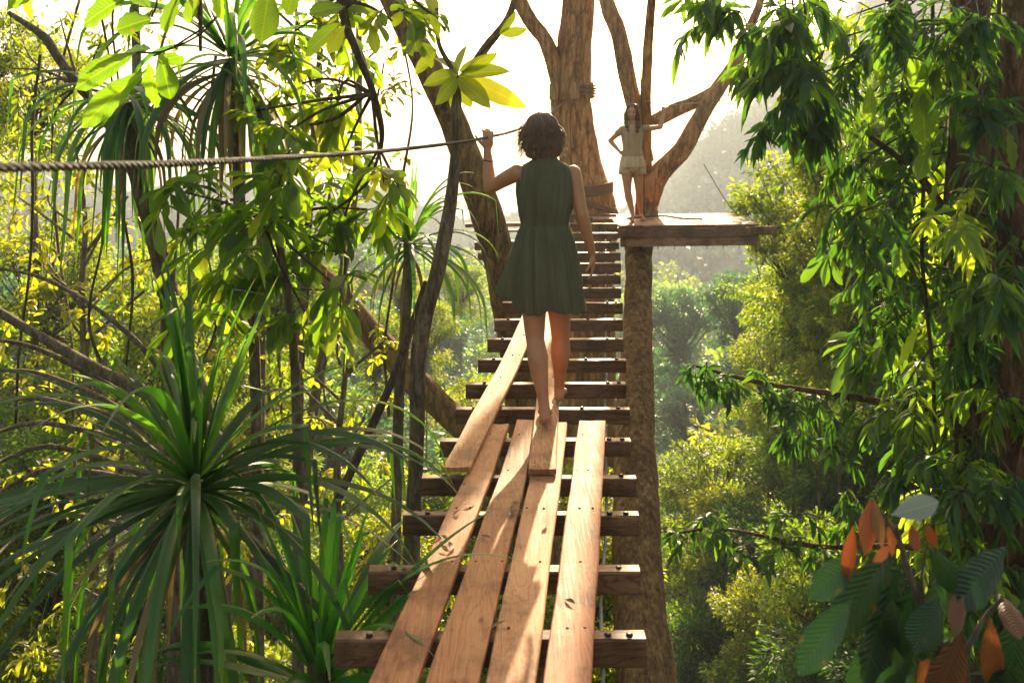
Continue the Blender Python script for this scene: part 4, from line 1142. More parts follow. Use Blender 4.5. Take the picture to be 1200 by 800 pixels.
pandan('screw_pine', 'large dark screw pine with long drooping blades filling the lower left', c, 92, 1.15, .037, (-1.0, 1.0), 'strap', bend=(1.0, 3.0), kink_p=.34, dry=12, up_n=26, seed=3,
       stem=[P(235, 700, 3.35), P(240, 900, 3.4), (c.x, 3.5, gz(c.x, 3.5))], stem_r=.06,
       ext=[(-.25, .75, 1.15, .05, 1.7, (.8, 1.2)), (-.35, .45, 1.1, .05, 1.6, None), (-.1, .3, 1.15, .045, 1.3, None), (.2, .6, 1.2, .05, 1.7, None), (-.6, .5, 1.0, .055, 2.2, (.6, 1.4)), (-.45, .9, 1.1, .05, 2.0, (.55, 1.5)),
            (-1.1, .2, .95, .045, 2.2, None), (-.9, .35, .8, .05, 2.6, (.5, 1.2)), (-2.1, .1, 1.0, .045, 1.6, None), (3.3, .2, 1.3, .045, 1.0, None), (3.0, .05, 1.3, .04, .8, None), (3.5, .35, 1.3, .045, 1.3, None), (3.7, .0, 1.2, .045, .9, None)])
c = P(375, 810, 3.0)
pandan('screw_pine', 'bright green young screw pine low beside the nearest beam ends', c, 34, .85, .042, (.3, 1.3), 'strap_bright', bend=(.8, 2.4), kink_p=.45, up_n=16, seed=11,
       stem=[P(375, 950, 3.0), (c.x, 3.1, gz(c.x, 3.1))], stem_r=.04)
c = P(270, 78, 5.2)
pandan('screw_pine', 'screw pine crown high in the upper left with dry leaves hanging under it', c, 60, 1.15, .05, (-1.0, 1.1), 'strap', bend=(2.0, 4.0), kink_p=.3, dry=26, up_n=8, seed=21,
       stem=[P(278, 140, 5.25), P(282, 260, 5.3), P(300, 480, 5.4), (c.x + .1, 5.6, gz(c.x, 5.6))], stem_r=.035)
c = P(150, 130, 5.0)
pandan('screw_pine', 'screw pine at far upper left with narrow leaves hanging down past the rope', c, 70, 1.0, .034, (-1.2, .6), 'strap', bend=(2.8, 4.8), kink_p=.2, dry=8, seed=25,
       stem=[P(160, 200, 5.05), P(190, 330, 5.1), P(200, 500, 5.2), (c.x + .1, 5.6, gz(c.x, 5.6))], stem_r=.045)
c = P(480, 292, 6.3)
pandan('screw_pine', 'small screw pine rosette arching beside the slim trunk, left of the near woman', c, 58, .92, .036, (-.5, 1.25), 'strap', bend=(2.2, 4.2), kink_p=.2, dry=4, up_n=8, seed=31,
       stem=[P(474, 400, 6.35), P(465, 560, 6.4), (c.x - .2, 6.6, gz(c.x, 6.6))], stem_r=.04)

# ------------------------------------------------------------------ leafy branches
def spray(lb, tb, p, d, L, n, leafL, wr, tmpl, droop=.25, hang=.0, tw=.004, t0=.1, jit=.35, tintc=.45, leafdroop=.3, fan=.9, alt_up=.35):
    """A curved twig with leaves alternating on both sides."""
    p = np.asarray(p, float); d = np.asarray(d, float); d = d / np.linalg.norm(d)
    m = 8; pts = [p]; dd = d.copy()
    for i in range(m):
        dd = dd + rng.normal(0, .09, 3); dd[2] -= droop / m * 1.6; dd /= np.linalg.norm(dd); pts.append(pts[-1] + dd * L / m)
    pts = np.array(pts); tb.tube(pts, list(np.linspace(tw, tw * .3, m + 1)), 5, cap=False)
    ts = t0 + (1 - t0) * (np.arange(n) + rng.uniform(-.3, .3, n)) / max(1, n - 1); ts = np.clip(ts, 0, 1) * m
    i0 = np.minimum(ts.astype(int), m - 1); fr = (ts - i0)[:, None]
    base = pts[i0] * (1 - fr) + pts[i0 + 1] * fr
    tang = pts[i0 + 1] - pts[i0]; tang /= np.linalg.norm(tang, axis=1, keepdims=True)
    sd_ = np.cross(tang, [0, 0, 1.]); sd_ /= np.linalg.norm(sd_, axis=1, keepdims=True) + 1e-6
    sgn = np.where(np.arange(n) % 2, 1, -1)[:, None] * fan
    D = tang * .75 + sd_ * sgn + rng.normal(0, jit, (n, 3)); D[:, 2] -= hang
    N = np.array([0, 0, 1.]) + rng.normal(0, .45, (n, 3)) + alt_up * tang
    Ls = leafL * rng.uniform(.65, 1.2, n)
    lb.leaves(base, D, N, Ls, Ls * wr, tmpl, np.clip(rng.normal(tintc, .22, n), 0, 1), droop=leafdroop * rng.uniform(.3, 1.4, n))
def leafy(t, specs, leafmat, twigmat, name='foliage'):
    """specs: list of dict(px,py,Y,r(px),n sprays, ...) clusters joined to a root point"""
    lb, tb = MB(), MB()
    for s_ in specs:
        c = np.array(P(s_['px'], s_['py'], s_['Y'])); r = s_['r'] * s_['Y'] / 1000
        root = np.array(s_.get('root', c))
        if 'root' in s_:
            mid = (root + c) / 2 + rng.normal(0, .12 * r, 3); mid[2] += .15 * r
            tb.tube(smooth_path([root, mid, c], 6), list(np.linspace(s_.get('bw', .012), .005, 13)), 6, cap=False)
        for _ in range(s_['n']):
            d = unit(1)[0]; d = d * np.array([1, .8, .7]) + np.array(s_.get('dir', (0, 0, -.15)))
            st = c + unit(1)[0] * r * .35
            spray(lb, tb, st, d, r * rng.uniform(.6, 1.0), s_.get('k', 9), s_['leaf'], s_.get('wr', .42), s_.get('tm', T_OBOV), droop=s_.get('droop', .3), hang=s_.get('hang', .15), tintc=s_.get('tint', .45), jit=s_.get('jit', .35), leafdroop=s_.get('ld', .3))
    attach(lb.build(name, M[leafmat]), t)
    attach(tb.build('twigs', M[twigmat]), t)

# explicit leaves: base px, tip px, width px
def px_leaf(lb, a, b, w, Y, dY=0.0, roll=0.0, tmpl=T_OBOV, tint=.5, droop=.0):
    A = P(a[0], a[1], Y); B = P(b[0], b[1], Y + dY); d = B - A; L = d.length
    n = Vector((0, -1, 0)); n = n - d * (n.dot(d) / d.dot(d)); n.normalize(); n = Quaternion(d.normalized(), roll) @ n
    lb.leaves(np.array([A]), np.array([d]), np.array([n]), L, w * Y / 1000, tmpl, np.array([tint]), droop=droop)

# broad-leaved tree at the upper left, close to the camera
T_b1 = big_tree('broadleaf_tree', 'close broad-leaved tree hanging large green leaves into the upper left corner',
    [[(120, -330, 2.9, 22), (60, -380, 2.7, 34), (-60, -300, 2.6, 44), (-160, 0, 2.6, 60), (-200, 500, 2.7, 66)],
     [(120, -330, 2.9, 22), (180, -160, 3.1, 16), (230, -20, 3.3, 8), (235, 60, 3.4, 4)]], 'bark_grey', 12, .12)
rt = P(200, -110, 3.15)
T_B1_LEAVES = [((152, -5), (98, 20), 34, .3, .3), ((180, 22), (136, 32), 34, .5, .2), ((178, 58), (138, 62), 30, .9, .1), ((160, 62), (88, 96), 34, .3, .3), ((172, 82), (95, 140), 34, .2, .35), ((176, 72), (182, 118), 34, .4, .5), ((188, 66), (200, 112), 26, -.5, .2), ((200, 40), (214, 90), 14, 1.0, .6),
    ((208, -10), (196, 34), 30, .5, .3), ((228, -12), (224, 22), 24, .3, .6), ((316, -14), (306, 44), 34, -.3, .55), ((405, 8), (362, 12), 24, .5, .4), ((400, 26), (358, 58), 26, .4, .6), ((404, 30), (384, 58), 20, -.6, .8), ((176, 10), (160, -20), 30, .2, .3), ((120, -30), (60, -12), 34, .3, .4), ((60, -28), (8, 6), 28, .4, .6), ((30, -20), (36, 18), 24, .4, .8), ((250, -20), (262, 20), 22, .6, .5), ((350, -25), (336, 14), 26, .3, .6), ((184, 74), (214, 60), 24, .8, .3)]
lb, tb = MB(), MB()
for a_, b_, w_, r_, tt_ in T_B1_LEAVES:
    px_leaf(lb, a_, b_, w_, 3.2, random.uniform(-.12, .2), r_, T_BIG, tt_, .1)
for pts_ in ([(235, -20, 3.3), (262, 10, 3.3), (215, 48, 3.25), (180, 66, 3.2)], [(262, 10, 3.3), (235, 40, 3.3), (192, 60, 3.22), (160, 62, 3.2)], [(180, -40, 3.1), (184, 0, 3.15), (178, 20, 3.2)]):
    tb.tube(smooth_path([P(*q) for q in pts_], 6), .004, 6)
attach(lb.build('foliage', M['leaf_broad']), T_b1); attach(tb.build('twigs', M['twig']), T_b1)
# second one with yellow-green leaves, middle distance, along the rope
T_b2 = big_tree('broadleaf_tree', 'backlit yellow-green broad-leaved tree with a twisting bare branch, left of the leaning trunk',
    [[(455, -250, 4.3, 16), (405, -90, 4.4, 14), (402, 10, 4.5, 12), (418, 60, 4.5, 10), (436, 105, 4.6, 9), (447, 150, 4.7, 7), (446, 178, 4.7, 5)],
     [(402, 10, 4.5, 8), (450, -20, 4.5, 6), (510, 20, 4.6, 4)], [(436, 105, 4.6, 5), (390, 140, 4.9, 5), (330, 150, 5.2, 3)], [(446, 176, 4.7, 4), (425, 220, 4.8, 4), (350, 265, 5.0, 3), (270, 240, 5.0, 3)],
     [(446, 170, 4.7, 3.5), (405, 250, 5.0, 3), (400, 330, 5.1, 3), (340, 340, 5.2, 2.5)]],
    'twig', 10, .1, ground=False)
rt = P(400, 0, 4.5); r2 = P(436, 110, 4.6); r3 = P(425, 220, 4.8)
bl = []
for (x, y, r, n) in [(345, 100, 55, 8), (395, 120, 45, 6), (420, 60, 45, 5), (330, 160, 60, 8), (400, 185, 55, 8), (300, 130, 45, 4), (460, 25, 50, 5), (380, 20, 50, 6), (450, 215, 40, 4), (340, 40, 45, 4)]:
    bl.append(dict(px=x, py=y, Y=4.9 + random.uniform(-.4, .5), r=r, n=n, leaf=random.choice([.10, .13, .16]), wr=.46, root=r2 if y > 50 else rt, hang=.35, tint=.6))
leafy(T_b2, bl, 'leaf_broad', 'twig')
T_b3 = big_tree('broadleaf_tree', 'green leafy sapling under the dark rope between the two left screw pines',
    [[(300, 200, 4.6, 5), (330, 300, 4.7, 9), (345, 420, 4.8, 12), (350, 560, 4.9, 15)]], 'twig_pale', 9, .1)
bl = []
for (x, y, r, n) in [(250, 245, 60, 8), (310, 245, 60, 8), (370, 240, 55, 7), (270, 300, 60, 8), (330, 310, 55, 7), (215, 225, 40, 4), (390, 290, 45, 5), (400, 340, 40, 5), (360, 370, 40, 5), (240, 355, 45, 5), (330, 205, 40, 4), (430, 245, 35, 4)]:
    bl.append(dict(px=x, py=y, Y=4.5 + random.uniform(-.3, .5), r=r, n=n, leaf=random.choice([.12, .15, .18]), wr=.34, root=P(310, 260, 4.65), hang=.4, tint=.35, dir=(-.35, 0, -.2)))
leafy(T_b3, bl, 'leaf_broad', 'twig')

lb = MB()
for a, b, w, r, tt in [((536, 88), (496, 96), 26, .5, .4), ((536, 86), (508, 62), 22, .9, .6), ((537, 85), (547, 48), 22, -.9, .5), ((538, 84), (583, 56), 24, .7, .6), ((538, 88), (598, 78), 24, -.5, .4), ((538, 90), (617, 118), 30, .2, .9),
                       ((537, 92), (575, 122), 28, -.3, .7), ((536, 92), (552, 122), 24, .5, .5), ((534, 92), (510, 118), 24, -.4, .6), ((535, 90), (528, 122), 20, 1.0, .4), ((510, 20), (480, 40), 20, .4, .6), ((510, 20), (500, -15), 20, .4, .6), ((586, 40), (618, 30), 18, .6, .5), ((586, 40), (604, 8), 16, .9, .4),
                       ((512, 60), (470, 52), 18, .5, .3), ((512, 60), (486, 84), 18, .2, .5)]:
    px_leaf(lb, a, b, w * .82, 5.25, random.uniform(-.25, .25), r, T_WIDE, tt, .1)
attach(lb.build('leaves', M['leaf_bright']), T_slim)
# arching pale stems at the lower left
arch = big_tree('arching_shrub', 'leafless pale branches arching down at the left edge behind the large screw pine',
    [[(300, 560, 5.6, 20), (250, 510, 5.5, 18), (190, 470, 5.4, 16), (110, 430, 5.3, 14), (40, 390, 5.2, 12), (-60, 330, 5.1, 9)]] +
    [[(random.randint(200, 300), random.randint(520, 700), 5.5 + i * .12, 11), (150 + i * 6, 470 + i * 22, 5.5 + i * .12, 9), (70, 420 + i * 26, 5.4 + i * .1, 7), (10, 400 + i * 34, 5.3 + i * .1, 5), (-60, 400 + i * 44, 5.2, 3)] for i in range(8)] +
    [[(230, 500, 5.6, 8), (160, 400, 5.7, 7), (60, 330, 5.8, 5), (-30, 310, 5.8, 3)], [(170, 560, 5.5, 7), (200, 650, 5.4, 6), (210, 820, 5.4, 5)]], 'twig_pale', 10, .14)
# slender background stems at the left
def stem(lst, bark, label, group=None, name='slender_tree'):
    t = big_tree(name, label, [lst], bark, 10, .12)
    if group: t['group'] = group
    return t
stem([(150, -200, 7.2, 10), (160, 60, 7.2, 12), (162, 230, 7.2, 14), (185, 300, 7.1, 15), (205, 370, 7.0, 16), (240, 470, 7, 18), (262, 600, 7, 20)], 'twig_pale', 'pale bent slender trunk crossing behind the hanging leaves at far left')
stem([(420, -100, 8.5, 7), (420, 150, 8.5, 9), (410, 270, 8.5, 11), (393, 360, 8.4, 12), (372, 450, 8.3, 13), (350, 620, 8.2, 15)], 'twig_pale', 'pale slender trunk leaning left below the rope, right of the large screw pine')
stem([(300, 120, 9.5, 9), (306, 300, 9.4, 11), (305, 450, 9.3, 14), (300, 620, 9.2, 16)], 'bark_grey', 'thin dark upright trunk behind the top of the large screw pine')
stem([(500, 330, 6.0, 8), (480, 390, 6.0, 9), (462, 440, 5.9, 10), (440, 490, 5.9, 11), (380, 620, 5.8, 12)], 'twig', 'reddish brown stem slanting behind the slim crooked trunk')
stem([(10, 15, 6.2, 6), (50, 42, 6.2, 11), (70, 70, 6.2, 12), (92, 100, 6.2, 12), (130, 150, 6.3, 14), (180, 260, 6.4, 18), (215, 420, 6.5, 22)], 'bark_grey', 'dark crooked branch reaching to the upper left corner')
T_crook = bpy.data.objects[[o.name for o in COL.objects if o.get('label', '').startswith('dark crooked')][0]]
leafy(T_crook, [dict(px=x, py=y, Y=6.8 + random.uniform(-.6, 1.0), r=r, n=n, leaf=lf, wr=.42, k=13, root=P(92, 100, 6.2), hang=.15, tint=.6, jit=.6) for (x, y, r, n, lf) in
    [(20, 30, 55, 5, .07), (70, 20, 50, 5, .07), (120, 40, 50, 4, .08), (40, 100, 60, 6, .075), (10, 160, 60, 6, .08), (110, 150, 50, 4, .07), (60, 180, 60, 5, .08), (160, 20, 45, 4, .08), (10, 80, 50, 4, .07), (200, 150, 40, 3, .07)]], 'leaf_yellow', 'twig')
T_back = big_tree('broadleaf_tree', 'airy yellow-green tree glowing behind the rope left of the leaning trunk',
    [[(380, -120, 8.4, 4), (375, 60, 8.3, 8), (365, 200, 8.2, 10), (350, 420, 8.2, 13)], [(375, 60, 8.3, 6), (310, 0, 8.4, 3)], [(370, 130, 8.3, 6), (440, 60, 8.4, 3)]], 'twig_pale', 8, .1)
leafy(T_back, [dict(px=x, py=y, Y=8.3 + random.uniform(-.6, .9), r=r, n=n, leaf=.11, wr=.45, k=12, root=P(370, y + 40, 8.3), hang=.2, tint=.7, jit=.6) for (x, y, r, n) in
    [(300, 20, 50, 4), (350, 60, 50, 5), (410, 40, 50, 4), (450, 110, 45, 4), (320, 120, 50, 4), (390, 150, 45, 4), (440, 190, 40, 4), (300, 190, 45, 3), (380, -10, 50, 4), (470, 50, 40, 4), (400, 230, 40, 4), (450, 250, 35, 3)]], 'leaf_yellow', 'twig_pale')
b = stem([(360, 300, 8.8, 14), (400, 345, 8.8, 26), (440, 395, 8.8, 34), (490, 450, 8.7, 36), (560, 520, 8.6, 34), (640, 620, 8.6, 34)], 'bark_moss', 'thick mossy fallen log slanting under the left side of the bridge', name='fallen_log')
b['category'] = 'log'
# pale branch lying under the bridge beside the right foot

# yellow-leaved sapling in front of the bushes at the left
T_y = big_tree('yellow_sapling', 'airy sapling with small sunlit yellow leaves between the rope and the large screw pine',
    [[(90, 180, 6.8, 3), (100, 260, 6.8, 6), (96, 360, 6.7, 8), (110, 520, 6.7, 11)], [(98, 300, 6.8, 5), (150, 230, 6.9, 3)], [(96, 360, 6.7, 5), (40, 290, 6.9, 3)], [(100, 400, 6.7, 5), (170, 340, 6.6, 3)]], 'twig_pale', 8, .1)
leafy(T_y, [dict(px=x, py=y, Y=6.8 + random.uniform(-.4, .4), r=r, n=n, leaf=.075, wr=.5, k=12, root=P(100, y + 60, 6.7), hang=.2, tint=.7, jit=.6) for (x, y, r, n) in
    [(60, 210, 60, 7), (120, 250, 55, 6), (30, 290, 55, 6), (150, 310, 50, 5), (60, 340, 55, 6), (190, 300, 40, 4), (20, 230, 45, 4), (110, 380, 40, 4), (20, 380, 40, 4)]], 'leaf_yellow', 'twig_pale')
T_y2 = big_tree('yellow_sapling', 'airy yellow sapling rising right of the large screw pine, behind the bright young one',
    [[(400, 330, 6.6, 3), (405, 430, 6.6, 6), (395, 540, 6.5, 9), (400, 700, 6.5, 12)], [(402, 440, 6.6, 5), (450, 400, 6.6, 3)], [(400, 500, 6.5, 5), (340, 440, 6.6, 3)]], 'twig_pale', 8, .1)
leafy(T_y2, [dict(px=x, py=y, Y=6.7 + random.uniform(-.3, .4), r=r, n=n, leaf=.08, wr=.5, k=12, root=P(400, y + 50, 6.6), hang=.2, tint=.75, jit=.6) for (x, y, r, n) in
    [(340, 420, 45, 5), (400, 380, 45, 5), (450, 400, 35, 4), (350, 490, 45, 5), (430, 480, 40, 4), (400, 560, 45, 5), (460, 560, 35, 4), (350, 600, 40, 4), (440, 650, 45, 5), (380, 690, 40, 4)]], 'leaf_yellow', 'twig_pale')
T_y3 = big_tree('yellow_sapling', 'low yellow-green sapling spreading behind the drooping blades at the lower left',
    [[(150, 470, 6.4, 3), (140, 560, 6.4, 6), (130, 660, 6.3, 9), (120, 900, 6.3, 12)], [(140, 560, 6.4, 5), (60, 520, 6.5, 3)], [(135, 640, 6.4, 5), (230, 600, 6.4, 3)]], 'twig_pale', 8, .1)
leafy(T_y3, [dict(px=x, py=y, Y=6.4 + random.uniform(-.4, .5), r=r, n=n, leaf=.075, wr=.5, k=12, root=P(135, y + 50, 6.3), hang=.2, tint=.65, jit=.6) for (x, y, r, n) in
    [(30, 450, 50, 5), (90, 480, 50, 5), (150, 520, 50, 5), (30, 560, 50, 5), (100, 600, 50, 5), (200, 560, 45, 4), (30, 660, 50, 5), (110, 700, 55, 5), (190, 680, 50, 5), (270, 640, 50, 5), (30, 760, 50, 5), (130, 790, 50, 5), (280, 740, 50, 5), (260, 420, 45, 4), (300, 500, 45, 4)]], 'leaf_yellow', 'twig_pale')
for i in range(11):
    x = [40, 75, 130, 205, 235, 330, 368, 395, 455, 470, 150][i]; y0 = random.randint(-120, 120); y1 = random.randint(420, 700); Y = random.uniform(5.6, 8.0)
    pts = [(x + random.uniform(-16, 16) + (yy - 200) * .05 * random.choice([-1, 1]), yy, Y, random.uniform(2.2, 4.5)) for yy in np.linspace(y0, y1, 6)]
    w_ = nearest(x, 300, [(40, 300, 'near the left edge'), (130, 300, 'over the pale arching branches'), (220, 300, 'above the large screw pine'), (340, 300, 'right of the large screw pine top'), (390, 300, 'beside the pale leaning trunk'), (460, 300, 'left of the small rosette')])
    big_tree('hanging_vine', ('pale' if i % 2 else 'brown') + ' thin vine dangling ' + w_, [pts], 'twig_pale' if i % 2 else 'twig', 6, .12, ground=False, cat='vine')['group'] = 'thin vines dangling on the left'
lb = MB()

# ------------------------------------------------------------------ dark foreground tree on the right
T_r = big_tree('vine_tree', 'reddish vine covered trunk at the right edge, draped in dark drooping leaves',
    [[(1150, -420, 4.7, 40), (1140, -150, 4.7, 46), (1135, 60, 4.7, 50), (1140, 260, 4.7, 56), (1142, 420, 4.7, 60), (1150, 620, 4.7, 66), (1160, 850, 4.7, 76)],
     [(1138, 120, 4.7, 22), (1060, 20, 4.6, 16), (980, -80, 4.6, 12), (880, -150, 4.6, 7)], [(1140, 300, 4.7, 14), (1080, 210, 4.8, 10), (1020, 160, 4.9, 6)],
     [(1142, 500, 4.7, 16), (1070, 478, 4.9, 10), (980, 462, 5.0, 8), (890, 448, 5.1, 6), (812, 428, 5.1, 3)], [(1150, 660, 4.7, 12), (1060, 640, 4.8, 8), (960, 640, 4.9, 6), (850, 620, 4.9, 4), (785, 625, 4.9, 3)]],
    'bark_red', 20, .16)
stem([(1196, -400, 4.2, 32), (1192, 0, 4.2, 34), (1188, 300, 4.2, 38), (1196, 600, 4.2, 44), (1200, 850, 4.2, 50)], 'bark_red', 'second reddish trunk cut by the right edge of the photo', name='forest_tree')
for i in range(4):
    x = 1085 + i * 26
    big_tree('hanging_vine', ['thin brown vine in the leaves left of the vine covered trunk', 'thin vine running down the left flank of the vine covered trunk', 'thin vine hanging over the middle of the vine covered trunk', 'thin vine along the right flank of the vine covered trunk', 'thin vine in the gap between the two right trunks'][i], [[(x, -300, 4.45, 4), (x + 8, 60, 4.45, 5), (x - 5, 280, 4.4, 5), (x + 10, 480, 4.4, 5), (x + 2, 800, 4.4, 5)]], 'twig', 6, .1, cat='vine')['group'] = 'vines hanging beside the right trunk'
rl = []
def cl(x, y, r, n, **k):
    d = dict(px=x, py=y, Y=4.3 + random.uniform(-.5, .9), r=r, n=n, leaf=.105, wr=.27, tm=T_LANCE, hang=.3, tint=.4, k=15, droop=.9, ld=.45, bw=.006, jit=.5, dir=(-.2, 0, -.1)); d.update(k); rl.append(d)
for (x, y) in [(990, 20), (1050, 10), (1110, 20), (1170, 10), (950, 60), (1010, 80), (1080, 90), (1150, 90), (1030, 150), (1100, 160), (1170, 170), (1045, 220), (1110, 240), (1175, 250), (1060, 300), (1120, 320), (1180, 330), (1080, 380), (1140, 400), (1190, 420), (1070, 450), (1120, 480), (1180, 500), (1090, 540), (1150, 560), (1190, 600), (1100, 620), (1165, 660), (1190, 730), (1120, 700), (1010, 250), (1005, 190), (1040, 350)]:
    cl(x + random.uniform(-12, 12), y, 66, 8, root=P(1140, y - 40, 4.7), tint=random.choice([.2, .4, .5]))
    cl(x + random.uniform(-25, 25), y + 35, 60, 3, leaf=random.choice([.08, .16, .19]), wr=.36, tm=T_OBOV, tint=random.choice([.3, .6, .8]), root=P(1140, y - 40, 5.1), Y=random.uniform(4.8, 5.6))
for (x, y, n, tt) in [(900, 20, 6, .6), (860, 5, 5, .7), (925, 75, 7, .5), (885, 60, 4, .6), (960, 130, 6, .4), (930, 15, 6, .6), (835, 20, 3, .8), (960, 10, 6, .5)]:
    cl(x, y, 48, n, root=P(930, -110, 4.6), tint=tt, leaf=.15, wr=.3)
for (x, y, r, n) in [(1150, 120, 50, 6), (1180, 200, 45, 5), (1120, 260, 45, 5), (1170, 330, 50, 6), (1130, 400, 45, 5), (1180, 470, 50, 6), (1140, 540, 45, 5), (1190, 560, 45, 5), (1150, 30, 50, 6), (1100, 60, 50, 6)]:
    cl(x, y, r, n, root=P(1140, y - 60, 4.4), Y=random.uniform(3.5, 4.1), leaf=.11, tint=random.choice([.2, .5, .7]))
for (x, y, n) in [(915, 130, 3), (905, 155, 3), (935, 110, 4)]:
    cl(x, y, 36, n, root=P(965, 60, 4.5), tint=.15, leaf=.10)
for i, (x, y) in enumerate([(822, 432), (855, 440), (890, 452), (925, 458), (960, 470), (1000, 475), (1035, 480), (930, 500), (985, 520)]):
    cl(x, y, 30, 5, Y=5.0, tm=T_LANCE, leaf=.09, wr=.3, hang=.2, k=12, jit=.6)
for i, (x, y) in enumerate([(800, 625), (835, 612), (870, 640), (910, 632), (950, 640), (990, 620), (1030, 640), (930, 600), (1000, 580)]):
    cl(x, y, 30, 3, Y=4.9, leaf=.085, wr=.36, hang=.1, tint=.6, jit=.6)
random.shuffle(rl)
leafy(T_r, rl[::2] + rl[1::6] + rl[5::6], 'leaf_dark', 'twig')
leafy(T_r, rl[3::6], 'leaf_mid', 'twig', 'light_foliage')
# some broad yellowish leaves among them
lb = MB()
for (x, y, L, w, a) in [(xx, yy, LL * .72, ww * .66, aa) for (xx, yy, LL, ww, aa) in [(1068, 60, 60, 34, 1.3), (1080, 100, 80, 50, 1.5), (1015, 215, 60, 24, 1.8), (1135, 270, 66, 44, 1.6), (1120, 130, 50, 36, 1.2), (1090, 170, 50, 30, 2.0), (1160, 430, 60, 36, 1.6), (1078, 380, 60, 26, 2.2), (1110, 350, 44, 26, 1.4), (1180, 150, 56, 30, 1.4), (1150, 560, 60, 34, 1.7), (1020, 100, 50, 24, 1.6), (1098, 210, 60, 34, 1.9), (1150, 330, 60, 34, 1.2), (1060, 280, 50, 26, 1.7), (1125, 450, 56, 30, 1.5), (1170, 80, 60, 30, 1.1), (1040, 50, 50, 26, 1.9)]]:
    px_leaf(lb, (x, y), (x + L * math.cos(a), y + L * math.sin(a)), w, 4.15 + random.uniform(-.2, .2), random.uniform(-.1, .1), random.uniform(-.8, .8), T_BIG, random.uniform(0, .45), .25)
attach(lb.build('broad_leaves', M['leaf_broad']), T_r)

# ------------------------------------------------------------------ sapling with young orange leaves, lower right, nearest to the camera
sp_ = big_tree('sapling', 'sapling with big ribbed dark leaves and limp orange young leaves in the lower right corner',
    [[(1050, 615, 1.75, 5), (1062, 660, 1.75, 8), (1085, 720, 1.75, 10), (1120, 800, 1.75, 12), (1150, 950, 1.75, 16)], [(1175, 700, 1.7, 5), (1150, 730, 1.72, 6), (1120, 790, 1.75, 8)],
     [(1022, 590, 1.75, 2.5), (1040, 610, 1.75, 3.5), (1058, 640, 1.75, 5)], [(1085, 640, 1.75, 3), (1080, 680, 1.75, 4), (1084, 716, 1.75, 5)]], 'twig_pale', 8, .08)
lb = MB()
for a, b, w, r, tt in [((1020, 585), (1014, 648), 22, .2, .5), ((1024, 584), (1034, 640), 16, .7, .9), ((1000, 615), (990, 684), 16, .3, .4), ((1044, 640), (1022, 656), 14, .2, .6), ((1068, 614), (1074, 646), 13, .3, .3), ((1086, 614), (1096, 640), 12, .3, .4),
                       ((1042, 606), (1046, 650), 15, -.4, .7)]:
    px_leaf(lb, a, b, w, 1.72 + random.uniform(-.05, .05), random.uniform(-.06, .06), r, T_LONG, tt, .05)
attach(lb.build('young_leaves', M['leaf_orange']), sp_)
lb = MB()
for a, b, w, r, tt in [((1125, 682), (1118, 738), 18, .5, .5), ((1160, 722), (1164, 796), 26, .4, .6), ((1128, 740), (1096, 815), 42, .3, .3), ((1170, 694), (1196, 742), 24, .6, .6), ((1085, 752), (1082, 815), 18, .4, .7)]:
    px_leaf(lb, a, b, w, 1.72 + random.uniform(-.05, .05), random.uniform(-.12, .12), r, T_BIG, tt, .12)
attach(lb.build('copper_leaves', M['leaf_brown']), sp_)
lb = MB()
for a, b, w, r, tt in [((1048, 640), (972, 740), 42, .5, .5), ((1052, 665), (1012, 790), 52, -.3, .3), ((1080, 676), (1000, 830), 60, .4, .4), ((1104, 640), (1080, 760), 54, -.5, .7), ((1000, 700), (935, 778), 38, .6, .5), ((1100, 700), (1070, 756), 40, .3, .6),
                       ((1010, 650), (948, 690), 34, .4, .6), ((1180, 640), (1120, 700), 44, .3, .2), ((1200, 700), (1180, 800), 44, .3, .3), ((1190, 770), (1150, 830), 50, 0, .2), ((1070, 740), (1030, 830), 46, .1, .3), ((1088, 640), (1130, 690), 34, .5, .4), ((1046, 700), (1058, 760), 36, 1.1, .6)]:
    px_leaf(lb, a, b, w, 1.76 + random.uniform(-.08, .08), random.uniform(-.1, .1), r, T_BIG, tt, .12)
attach(lb.build('old_leaves', M['leaf_big_dark']), sp_)
lb = MB()
for a, b, w, r in [((1044, 603), (1100, 590), 26, -.6)]:
    px_leaf(lb, a, b, w, 1.70, -.03, r, T_BIG, 1.0, -.05)
M['leaf_sheen'] = leaf_mat('leaf_painted_sheen', [(.12, .17, .12), (.20, .25, .19), (.30, .33, .27)], (1, 1, .9), .1, rough=.3, veins=.5, spec=.7)  # pale colour paints in the bright reflection on a dark green leaf
attach(lb.build('sheen_painted_leaf', M['leaf_sheen']), sp_)

# ------------------------------------------------------------------ middle-distance trees and bushes
def tp(kind, px, py, Y, rpx, label, group, **k):
    return place_tree(kind, P(px, py, Y), rpx * Y / 1000, label, group, **k)
